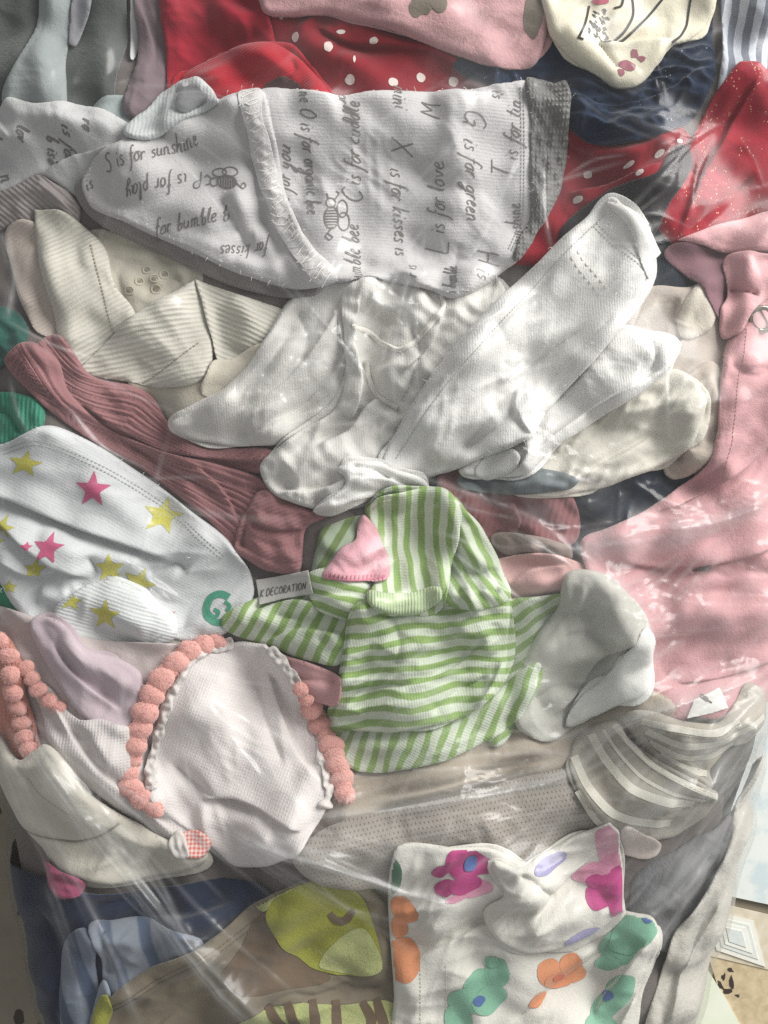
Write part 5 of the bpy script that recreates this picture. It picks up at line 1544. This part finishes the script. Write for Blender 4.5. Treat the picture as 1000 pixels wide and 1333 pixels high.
panel('inner_sleeve', [(414, 700), (426, 684), (480, 676), (500, 760), (450, 800), (408, 786)], fabric('green_shaded', '#8a9582', stripe='#5d6e40', sw=22, duty=.5, axis=0, fuzz=.6, soft=.06), GR, t=7, r=12, uv=30, wr=[(2.5, 30, 30, 2)])  # dimmer copy of the stripes; shade under the flap is in the colour
panel('back_skirt', [(650, 784), (700, 776), (744, 770), (750, 784), (724, 830), (706, 880), (676, 940), (640, 970), (620, 900)], gstripe('green_back', 17.5), GR, t=12, r=14, uv=-32, wr=[(2, 34, -60, 2)])
T = thing('sheer_white_hood', 'translucent looking white grey hood bulging between green stripes and pink', 'hood')
panel('hood_back', [(735, 745), (780, 745), (818, 772), (842, 808), (848, 850), (842, 892), (806, 918), (764, 948), (715, 968), (672, 946), (676, 890), (700, 830), (726, 790)], fabric('hood_grey', '#b5b4ac', fuzz=.4), T,
      t=22, r=16, folds=[('step', [(720, 940), (760, 900), (780, 860), (836, 826)], -10, 16), ('crease', [(690, 915), (730, 895), (770, 900)], 10, 14), ('ridge', [(740, 780), (790, 790), (830, 830)], 7, 24),
                          ('crease', [(730, 830), (770, 825), (800, 845)], 4, 7), ('crease', [(715, 800), (750, 800), (780, 780)], 6, 7)], wr=[(2, 36, -30, 2)])
panel('hood_rim', [(838, 816), (848, 850), (843, 893), (806, 918), (775, 938), (742, 950), (770, 905), (795, 880), (815, 845)], fabric('hood_white', '#dadad6', fuzz=.4), T, layer=5.5, t=10, r=16, wr=[(1.2, 30, -50, 2)])

panel('hem_band', [(434, 946), (520, 950), (600, 930), (660, 890), (700, 862), (704, 890), (680, 930), (640, 962), (570, 990), (510, 1003), (462, 1006), (446, 990)], gstripe('green_hem', 18.5, 0), GR, t=11, r=14, uv=22, crump=4, cang=-20,
      folds=[('ridge', [(450, 975), (560, 965), (680, 900)], 4, 16)], wr=[(1.5, 34, -20, 2)])
panel('side_sleeve', [(286, 812), (326, 782), (376, 762), (430, 752), (484, 762), (486, 800), (466, 838), (440, 866), (398, 860), (340, 842)], gstripe('green_side', 19, 0), GR, t=13, r=16, uv=28, crump=5, cang=20,
      folds=[('crease', [(350, 800), (400, 806), (460, 800)], 6, 7), ('step', [(320, 800), (380, 780), (440, 788), (480, 780)], 8, 9), ('step', [(340, 838), (390, 818), (450, 826)], 7, 8), ('crease', [(400, 770), (420, 800), (415, 840)], 5, 6)], wr=[(1.8, 30, 10, 2)])
panel('collar_fold', [(398, 752), (430, 738), (470, 752), (500, 770), (560, 786), (600, 800), (560, 818), (500, 812), (450, 808), (410, 788)], gstripe('green_collar', 18, 1), GR, t=8, r=10, uv=20, crump=5, cang=15,
      folds=[('step', [(410, 775), (460, 775), (520, 795), (580, 800)], 6, 7)])
panel('front_body', [(462, 790), (500, 780), (560, 776), (620, 760), (658, 772), (664, 800), (662, 860), (652, 892), (618, 926), (560, 946), (500, 954), (456, 954), (434, 948), (438, 910), (450, 850)], gstripe('green_body', 17.6), GR, layer=5.5, t=22, r=14, uv=-6, crump=5, cang=-15,
      h=2.3, folds=[('ridge', [(480, 830), (560, 850), (650, 820)], 7, 30), ('crease', [(470, 800), (540, 800), (620, 792)], 6, 7), ('step', [(590, 940), (630, 905), (656, 860)], 8, 9), ('step', [(470, 900), (530, 892), (590, 870), (640, 830)], 6, 9), ('crease', [(560, 930), (600, 900), (640, 880)], 6, 6), ('crease', [(500, 790), (520, 830), (515, 870)], 4, 7)], wr=[(1.8, 44, -10, 2.4), (.9, 18, -10, 2)])
panel('shoulder', [(588, 648), (612, 668), (636, 700), (654, 740), (662, 778), (630, 792), (590, 790), (566, 776), (575, 730), (590, 690)], gstripe('green_shoulder', 18, 0), GR, t=13, r=16, uv=-28, crump=5, cang=60,
      folds=[('crease', [(590, 772), (620, 764), (652, 770)], 6, 7), ('ridge', [(600, 680), (620, 730), (625, 775)], 5, 18), ('crease', [(600, 740), (625, 745), (650, 740)], 4, 6)], wr=[(1.8, 26, 60, 2)])
panel('front_flap', [(478, 664), (492, 648), (530, 640), (566, 634), (592, 646), (598, 676), (592, 720), (580, 762), (566, 786), (540, 797), (508, 794), (482, 778), (492, 752), (502, 735), (492, 700)], gstripe('green_flap', 18.2, 0), GR, layer=5.5, t=12, r=16, crump=4, cang=80,
      uv=-3, h=2.3, folds=[('ridge', [(520, 660), (535, 720), (540, 780)], 5, 26)], wr=[(1.2, 34, 90, 2)])
panel('flap_hem', [(478, 770), (500, 772), (540, 772), (572, 764), (574, 780), (548, 800), (512, 800), (486, 790)], fabric('pale_green_hem', '#b6c79f', rib=4, rib_amp=.6, fuzz=.6), GR, t=7, r=9, lift=1, uv=0, wr=[(.8, 20, 0, 2)])
T = thing('sewn_brand_label', 'white satin label lettered DECORATION beside the rose cuff', 'label')
PL = panel('label_strip', [(332, 756, 1), (366, 750), (402, 742, 1), (409, 771, 1), (370, 779), (338, 787, 1)], fabric('satin_white', '#bdbbb6', fuzz=.2, grain=.3, rough=.5), T, crump=.4, wob=.3, t=2, r=3, lift=1, h=2, smooth=8)
ribbons('label_lettering', PL, writing('K DECORATION', 338, 778, -11, 4.6, jit=0.01, seed=1, squeeze=.88), 0.55, simple('label_ink', '#6d6a66', .9), T, step=2)

T = thing('pink_felt_ear', 'small pink felt ear with blanket stitch beside the green striped flap', 'ear')
pe = panel('ear_felt', [(421, 750), (432, 730), (450, 710), (464, 700), (466, 680), (474, 670), (486, 684), (498, 706), (506, 730), (504, 752), (470, 757), (440, 754)], fabric('felt_pink', '#cd9aa4', fuzz=1.4, mottle=.12), T, t=9, r=9, h=2.1,
           folds=[('ridge', [(440, 740), (470, 715), (490, 730)], 4, 18)], wr=[(.8, 20, 0, 1)])
ribbons('blanket_stitch', pe, [[(426 + i * 5.2, 751 + min(i, 4)), (427 + i * 5.2, 744 + min(i, 4))] for i in range(15)] + [C5((424, 750), (440, 753), (470, 755), (502, 750))], 1.0, fabric('thread_rose', '#c2798a'), T, round_=.9)

# --- pompom muslin bib
T = thing('pink_waistband', 'small pink cotton band between muslin bib and green stripes', 'waistband')
panel('band', [(352, 850), (380, 856), (430, 872), (444, 884), (440, 916), (410, 918), (380, 900)], fabric('rose_band', '#c79a9b', fuzz=.6), T, t=11, r=12, folds=[('crease', [(380, 880), (410, 885), (440, 886)], 4, 5)], wr=HW)
BIB = thing('pompom_muslin_bib', 'white gauze muslin bib edged with big coral pompoms', 'bib')
musl = fabric('muslin_gauze', '#dad3d1', fuzz=.6, rib=4.0, rib_axis=0, spacing2=4.0, rib_amp=.16, mottle=.09)
pm = panel('bib_body', [(196, 1036, 1), (198, 985), (212, 925), (240, 872), (272, 842, 1), (310, 836), (346, 838, 1), (376, 872), (398, 925), (418, 980), (434, 1030, 1), (412, 1070), (392, 1098), (350, 1124), (306, 1132), (280, 1108),
                       (240, 1078), (216, 1058)], musl, BIB, t=20, r=14, h=2.3, uv=20,
           folds=[('step', [(345, 870), (365, 930), (390, 985), (426, 1018)], 8, 10), ('ridge', [(240, 900), (300, 960), (360, 1030)], 5, 36), ('crease', [(215, 990), (270, 1030), (340, 1060)], 5, 9),
                  ('step', [(258, 1040), (310, 1040), (370, 1062), (400, 1075)], -9, 12), ('ridge', [(250, 1060), (310, 1070), (360, 1090)], 6, 18), ('crease', [(330, 880), (340, 930), (370, 1000)], 4, 8)],
           wr=[(1.6, 50, 60, 3.0)], crump=1.6, cang=60)
# scalloped white heading along the pompoms
for cpts, nm in (([(300, 838), (262, 848), (236, 880), (216, 920), (206, 960), (196, 1000), (198, 1026)], 0), ([(352, 846), (384, 884), (404, 930), (420, 980), (430, 1020), (424, 1046)], 1)):
    ln = curve(cpts, closed=False, sub=6)
    t_ = np.gradient(ln, axis=0)
    n_ = np.stack([-t_[:, 1], t_[:, 0]], 1) / np.linalg.norm(t_, axis=1, keepdims=True)
    w_ = 6.5 + 1.6 * np.sin(np.arange(len(ln)) * 1.1)[:, None] + 1.2 * np.sin(np.arange(len(ln)) * .43)[:, None]
    panel('gathered_heading', [tuple(p) for p in (ln + n_ * w_)[::2]] + [tuple(p) for p in (ln - n_ * w_)[::-2]], fabric('heading_white', '#d3cdc9', fuzz=.9), BIB, crump=.4, t=5, r=7, h=2,
          wr=[(1.6, 12, 0, 1)], lift=1)
def packed(L):
    out = []
    for (x, y, r), (x2, y2, r2) in zip(L, L[1:]):
        out += [(x, y, r), ((x + x2) / 2, (y + y2) / 2, (r + r2) / 2 * .76)]
    return out + [L[-1]]


for x, y, r in packed([(282, 836, 13), (264, 840, 16), (247, 847, 18), (230, 862, 19), (213, 882, 19), (201, 902, 19), (193, 924, 19), (186, 946, 18), (179, 966, 18), (172, 984, 18), (168, 1002, 17), (173, 1021, 17), (188, 1036, 16), (204, 1048, 14)]):
    pompom(pm, x, y, r, BIB)
for x, y, r in packed([(392, 896, 12), (405, 926, 17), (418, 950, 18), (431, 973, 18), (440, 995, 18), (446, 1013, 17), (450, 1030, 15)]):
    pompom(pm, x, y, r, BIB)
T = thing('gingham_bow', 'tiny red and white gingham tab under the muslin bib', 'tab')
panel('gingham_tab', [(234, 1090), (250, 1082), (268, 1088), (274, 1104), (262, 1116), (244, 1114)], fabric('gingham', '#d9c6c0', check=('#c9685e', 5.0), fuzz=.4), T, crump=.4, t=8, r=9, h=2)
panel('tab_frill', [(222, 1090), (234, 1084), (242, 1098), (246, 1114), (232, 1118), (220, 1106)], fabric('frill_white', '#cfc9c4', fuzz=.6), T, t=8, r=8, h=2, wr=[(1, 9, 60, 2)])
# ------------------------------------------------------------------ the clear plastic bag drawn over the pile
def film_material():
    N = NT('clear_polythene')
    tc = N.n('TexCoord')
    at = N.n('Attribute', attribute_name='film_haze')  # mask of white haze and crease highlights painted into the film
    n1 = N.n('TexNoise', i_Scale=160.0, i_Detail=4.0, i_Roughness=0.6)
    N.l(tc.outputs['Object'], n1.inputs['Vector'])
    b = N.n('Bump', i_Strength=0.12, i_Distance=0.0004)
    N.l(n1.outputs[0], b.inputs['Height'])
    # reflectance of a thin sheet, the same from both sides
    ge = N.n('NewGeometry')
    dt = N.n('VectorMath', operation='DOT_PRODUCT')
    N.l(ge.outputs['Normal'], dt.inputs[0])
    N.l(ge.outputs['Incoming'], dt.inputs[1])
    c1 = N.math('SUBTRACT', 1.0, N.math('ABSOLUTE', dt.outputs['Value']))
    refl = N.math('MULTIPLY_ADD', N.math('POWER', N.math('MAXIMUM', c1, 0.0), 4.5), 0.32, 0.030)
    tr = N.n('BsdfTransparent', i_Color=(0.975, 0.98, 0.975, 1))
    df = N.n('BsdfDiffuse', i_Color=(0.85, 0.87, 0.87, 1))
    tl = N.n('BsdfTranslucent', i_Color=(0.85, 0.87, 0.87, 1))
    hz = N.n('MixShader', i_0=0.5)
    N.l(df.outputs[0], hz.inputs[1])
    N.l(tl.outputs[0], hz.inputs[2])
    m1 = N.n('MixShader')
    N.l(N.math('MULTIPLY_ADD', at.outputs['Fac'], 0.30, 0.024), m1.inputs[0])
    N.l(tr.outputs[0], m1.inputs[1])
    N.l(hz.outputs[0], m1.inputs[2])
    gl = N.n('BsdfGlossy', i_Roughness=0.33)
    gl.inputs['Color'].default_value = (1, 1, 1, 1)
    g2 = N.n('BsdfGlossy', i_Roughness=0.2)
    gm_ = N.n('MixShader', i_0=0.4)
    N.l(gl.outputs[0], gm_.inputs[1])
    N.l(g2.outputs[0], gm_.inputs[2])
    m2 = N.n('MixShader')
    N.l(refl, m2.inputs[0])
    N.l(m1.outputs[0], m2.inputs[1])
    N.l(gm_.outputs[0], m2.inputs[2])
    N.l(m2.outputs[0], N.out.inputs[0])
    return N.m


def build_bag():
    h = 2.6
    nx, ny = int((BAG[:, 0].max() - BAG[:, 0].min()) / h) + 5, int((BAG[:, 1].max() - BAG[:, 1].min()) / h) + 5
    x0, y0 = BAG[:, 0].min() - 2 * h, BAG[:, 1].min() - 2 * h
    X, Y = np.meshgrid(x0 + np.arange(nx) * h, y0 + np.arange(ny) * h)
    sd = bil(bag_d, HX0, HY0, HH, X, Y)
    Hc = minf(maxf(H, 16), 11)                 # the film spans the hollows
    Hc = np.maximum(blur(Hc, 8), blur(maxf(H, 3), 3)) + 3.0
    z = bil(Hc, HX0, HY0, HH, X, Y)
    # layout coordinates of the photograph at this height
    k = (DC - z) / DC
    LX, LY = CX + (X - CX) / k, CY + (Y - CY) / k
    haze = np.zeros_like(X)
    F = np.zeros_like(X)
    # long pulls of the film
    pulls = [([(-30, 900), (20, 1000), (90, 1130), (150, 1250), (190, 1360)], 5, 4, .5), ([(30, 960), (100, 1060), (180, 1160), (262, 1262), (340, 1350)], 8, 5, .8), ([(44, 968), (116, 1066), (196, 1166), (280, 1262), (352, 1340)], 6, 4, .6),
             ([(290, 1076), (360, 1108), (440, 1130), (512, 1156), (600, 1180)], 10, 4, 1.1), ([(1010, 880), (940, 950), (870, 1030), (800, 1090), (740, 1112)], 8, 7, .9), ([(1020, 900), (950, 985), (880, 1065), (810, 1110)], 6, 4, .6),
             ([(1005, 950), (960, 1030), (905, 1110), (850, 1170), (815, 1200)], 7, 5, .9), ([(1000, 975), (962, 1060), (920, 1120), (860, 1185)], 6, 4, .8), ([(990, 1000), (950, 1100), (905, 1200), (880, 1290)], 6, 4, .6),
             ([(380, 1074), (420, 1062), (520, 1050), (620, 1034), (720, 1014), (760, 985), (800, 944), (880, 916), (1010, 872)], 12, 5, 1.1), ([(440, 1050), (560, 1030), (700, 1000), (770, 960), (830, 925), (1010, 862)], 5, 4, .5),
             ([(60, 1150), (90, 1230), (110, 1333)], 4, 4, .4), ([(930, 1120), (905, 1230), (880, 1340)], 5, 4, .5), ([(740, 760), (760, 745), (800, 756), (835, 795), (848, 850), (842, 900)], 4, 4, .5),
             ([(500, 610), (600, 640), (700, 680), (742, 716), (780, 735)], 4, 4, .4), ([(660, 690), (700, 712), (750, 742)], 5, 3, .5), ([(0, 300), (18, 360), (8, 420)], 5, 4, .7),
             ([(1015, 900), (975, 985), (948, 1060), (925, 1130)], 7, 4, 1.0), ([(990, 930), (930, 1000), (890, 1060), (862, 1090)], 6, 4, .9), ([(1000, 1000), (975, 1080), (940, 1180), (910, 1270)], 6, 3, .9),
             ([(960, 1050), (915, 1120), (870, 1170), (830, 1200)], 6, 4, .9), ([(905, 1010), (860, 1050), (820, 1075), (770, 1090)], 5, 4, .7), ([(930, 1160), (900, 1230), (872, 1300)], 5, 3, .6),
             ([(700, 880), (690, 930), (720, 960), (770, 945)], 5, 4, .6), ([(900, 690), (840, 705), (780, 712), (740, 730)], 5, 9, .7), ([(1000, 660), (930, 680), (860, 690)], 5, 7, .7),
             ([(350, 440), (400, 440), (440, 425)], 4, 6, .8), ([(360, 500), (390, 480), (430, 470)], 4, 5, .7), ([(470, 380), (500, 400), (540, 395)], 4, 4, .7)]
    for pts, amp, w, la in pulls:
        amp = amp * 1.35
        ln = curve(pts, closed=False, sub=5)
        d, _, _, t, _ = seg_dist(LX, LY, ln, False)
        tp = np.clip(t / .1, 0, 1) * np.clip((1 - t) / .1, 0, 1)
        F += amp * tp * (.7 * np.exp(-d / w) + .5 * np.exp(-(d / (w * 4)) ** 2))
        haze = np.maximum(haze, la * tp * np.exp(-(d / (w * 1.5)) ** 2))  # white streak painted along each pull
    # painted haze: milky patches for soft reflections on the film
    for cx_, cy_, rx, ry, a in [(395, 470, 70, 45, .5), (760, 850, 100, 110, .5), (880, 1060, 60, 90, .35), (560, 960, 120, 50, .3), (430, 1110, 90, 40, .45), (700, 640, 90, 50, .35), (950, 800, 80, 90, .3), (320, 1230, 60, 60, .2),
                                (860, 690, 110, 30, .5), (700, 1180, 90, 60, .2)]:
        q = np.exp(-(((LX - cx_) / rx) ** 2 + ((LY - cy_) / ry) ** 2) ** 2)
        haze += a * q * np.clip(.55 + .4 * noise(X.shape, h, 40, -30, 2, int(cx_)), 0, 1.2)
    # sharp little crinkles, more of them where the film is loose
    rr = np.random.default_rng(5)
    zones = [(420, 330, 460, 415, 530), (160, 450, 600, 380, 480), (90, 860, 1000, 560, 860), (200, 640, 860, 560, 660), (160, 700, 850, 740, 960), (60, 330, 620, 400, 540), (60, 640, 900, 420, 640), (110, 860, 1010, 640, 900), (120, 430, 760, 880, 1060), (120, 780, 1000, 900, 1180), (70, 280, 520, 1130, 1300), (60, 560, 860, 1080, 1300), (70, 560, 860, 560, 900),
             (40, 740, 930, 60, 180), (60, 0, 430, 560, 900), (50, 120, 460, 860, 1120), (40, 0, 300, 100, 420), (30, 850, 1000, 120, 320), (50, 300, 680, 640, 960), (40, 40, 300, 1160, 1320)]
    for n, xa, xb, ya, yb in zones:
        for _ in range(int(n * .65)):
            cx_, cy_ = rr.uniform(xa, xb), rr.uniform(ya, yb)
            L = rr.gamma(2.0, 16) + 10
            a = rr.normal(-0.6, .7)
            bend = rr.normal(0, .25) * L
            p0 = (cx_ - L * math.cos(a), cy_ - L * math.sin(a))
            p2 = (cx_ + L * math.cos(a), cy_ + L * math.sin(a))
            p1 = (cx_ - bend * math.sin(a), cy_ + bend * math.cos(a))
            ln = np.array([p0, p1, p2])
            # work in a small window only (grid index from the layout position)
            kk = float(np.clip(1.0 - 0.0 / DC, .5, 2))
            i0, i1 = int((min(p0[0], p1[0], p2[0]) - 45 - x0) / h), int((max(p0[0], p1[0], p2[0]) + 45 - x0) / h)
            j0, j1 = int((min(p0[1], p1[1], p2[1]) - 45 - y0) / h), int((max(p0[1], p1[1], p2[1]) + 45 - y0) / h)
            i0, j0, i1, j1 = max(i0, 0), max(j0, 0), min(i1, nx), min(j1, ny)
            if i1 - i0 < 3 or j1 - j0 < 3:
                continue
            sl = (slice(j0, j1), slice(i0, i1))
            d, _, _, t, s = seg_dist(LX[sl], LY[sl], ln, False)
            tp = np.clip(t / .3, 0, 1) * np.clip((1 - t) / .3, 0, 1)
            w = rr.uniform(3, 8)
            amp = rr.uniform(.5, 1.8) * (1 if rr.random() < .8 else -1)
            # a crease is flat on one side and steep on the other
            F[sl] += amp * tp * np.where(s > 0, np.exp(-d / w), np.exp(-d / (w * .35)))
    # long fine creases fanning out from where the film is pulled
    fans = [(700, 120, 2.4, .5, 10, 260), (300, 260, .3, .4, 10, 260), (150, 120, .6, .5, 8, 240), (560, 260, 1.9, .4, 10, 240), (330, 560, -.5, .4, 12, 240), (640, 820, 2.2, .5, 12, 260), (60, 640, .4, .3, 10, 260), (250, 900, .9, .3, 8, 230), (1015, 880, 2.05, .5, 34, 340), (960, 1000, 2.15, .3, 20, 260), (60, 980, .92, .12, 14, 420), (280, 1075, .45, .1, 10, 330), (420, 1064, -.18, .08, 8, 340), (1000, 872, 2.75, .12, 12, 280), (1010, 960, 2.1, .35, 16, 260), (-20, 900, .95, .28, 16, 420), (300, 1070, .42, .25, 10, 280), (760, 1000, 2.9, .3, 10, 330), (1010, 640, 2.75, .35, 12, 260),
            (520, 660, .5, .5, 10, 240), (860, 330, 2.3, .4, 8, 260), (180, 850, .5, .6, 8, 220), (460, 1010, -.25, .3, 10, 300), (0, 440, .6, .5, 7, 220), (930, 180, 2.6, .5, 8, 230), (1000, 820, 2.9, .4, 12, 220)]
    for fx, fy, fa, fs, n, fl_ in fans:
        for _ in range(n):
            a = rr.normal(fa, fs)
            r0, L = rr.uniform(0, 120), rr.uniform(.35, 1) * fl_
            bend = rr.normal(0, .05) * L
            p0 = np.array([fx + r0 * math.cos(a) + rr.normal(0, 14), fy + r0 * math.sin(a) + rr.normal(0, 14)])
            p2 = p0 + L * np.array([math.cos(a), math.sin(a)])
            p1 = (p0 + p2) / 2 + bend * np.array([-math.sin(a), math.cos(a)])
            ln = curve([tuple(p0), tuple(p1), tuple(p2)], closed=False, sub=4)
            i0, i1 = int((ln[:, 0].min() - 70 - x0) / h), int((ln[:, 0].max() + 70 - x0) / h)
            j0, j1 = int((ln[:, 1].min() - 70 - y0) / h), int((ln[:, 1].max() + 90 - y0) / h)
            i0, j0, i1, j1 = max(i0, 0), max(j0, 0), min(i1, nx), min(j1, ny)
            if i1 - i0 < 3 or j1 - j0 < 3:
                continue
            sl = (slice(j0, j1), slice(i0, i1))
            d, _, _, t, s = seg_dist(LX[sl], LY[sl], ln, False)
            tp = np.clip(t / .25, 0, 1) * np.clip((1 - t) / .35, 0, 1)
            w = rr.uniform(2.5, 7)
            F[sl] += rr.uniform(1.2, 3.8) * tp * np.where(s > 0, np.exp(-d / w), np.exp(-d / (w * .4)))
            haze[sl] = np.maximum(haze[sl], rr.uniform(.2, .8) * tp * np.exp(-(d / rr.uniform(1.6, 4)) ** 2))  # painted white streak along the crease
    # broad milky haze painted into the film, stronger to the right
    veil = np.clip(noise(X.shape, h, 150, -35, 2.2, 501) * .5 + .1, 0, 1) * np.clip((LX - 200) / 600 + .25, .1, 1)
    haze += .13 * veil
    loose = np.clip(.55 + .45 * noise(X.shape, h, 220, 0, 1, 92), .12, 1.4)
    for wl, am, ag, an in ((170, 3.0, -40, 2.6), (80, 2.6, -25, 3.0), (36, 0.7, -50, 3.0)):
        F += am * loose * (0.8 - np.abs(noise(X.shape, h, wl, ag, an, 300 + wl)))
    edge = np.clip(sd / 60, 0, 1)
    z = z + np.maximum(F, -2.2) * edge
    z = np.maximum(z, bil(np.maximum(H, blur(maxf(H, 1), 1)), HX0, HY0, HH, X, Y) + 1.2)
    # outline at the floor
    d, px, py, _, _ = seg_dist(X, Y, BAG)
    sd2 = np.where(inside(X, Y, BAG), d, -d)
    cell = (sd2[:-1, :-1] > 0) | (sd2[1:, :-1] > 0) | (sd2[:-1, 1:] > 0) | (sd2[1:, 1:] > 0)
    vx, vy = np.where(sd2 < 0, px, X), np.where(sd2 < 0, py, Y)
    z = np.where(sd2 < h, np.minimum(z, FLOOR + 6), z)
    z = np.where(sd2 <= 0, FLOOR + 4.0, z)
    idx = np.arange(nx * ny).reshape(ny, nx)
    q = np.stack([idx[:-1, :-1][cell], idx[1:, :-1][cell], idx[1:, 1:][cell], idx[:-1, 1:][cell]], 1)
    used = np.unique(q)
    rem = np.zeros(nx * ny, int)
    rem[used] = np.arange(len(used))
    mat = film_material()
    root = thing('plastic_bag', 'large clear polythene bag stretched and creased over all the clothes', 'bag')
    o = mesh_obj('film_front', W(vx.ravel()[used], vy.ravel()[used], z.ravel()[used]), rem[q], mat, root)
    at = o.data.attributes.new('film_haze', 'FLOAT', 'POINT')
    at.data.foreach_set('value', np.clip(haze, 0, 1.2).ravel()[used].astype(np.float32))
    n = len(BAG)
    v = np.concatenate([W(BAG[:, 0], BAG[:, 1], np.full(n, FLOOR + 1.5)), W([500], [640], [FLOOR + 1.5])])
    mesh_obj('film_back', v, [(i, n, (i + 1) % n) for i in range(n)], mat, root, smooth=False)
    return root


build_bag()

# every Empty sits at the foot of its thing
for root in [o for o in sc.objects if o.type == 'EMPTY' and o.parent is None]:
    ch = [c for c in root.children_recursive if c.type == 'MESH']
    if not ch:
        continue
    lo = np.array([1e9] * 3)
    hi = -lo
    for c in ch:
        co = np.empty(len(c.data.vertices) * 3, np.float32)
        c.data.vertices.foreach_get('co', co)
        co = co.reshape(-1, 3)
        lo, hi = np.minimum(lo, co.min(0)), np.maximum(hi, co.max(0))
    loc = Vector(((lo[0] + hi[0]) / 2, (lo[1] + hi[1]) / 2, float(lo[2])))
    root.location = loc
    for c in ch:
        c.data.transform(Matrix.Translation(-loc))
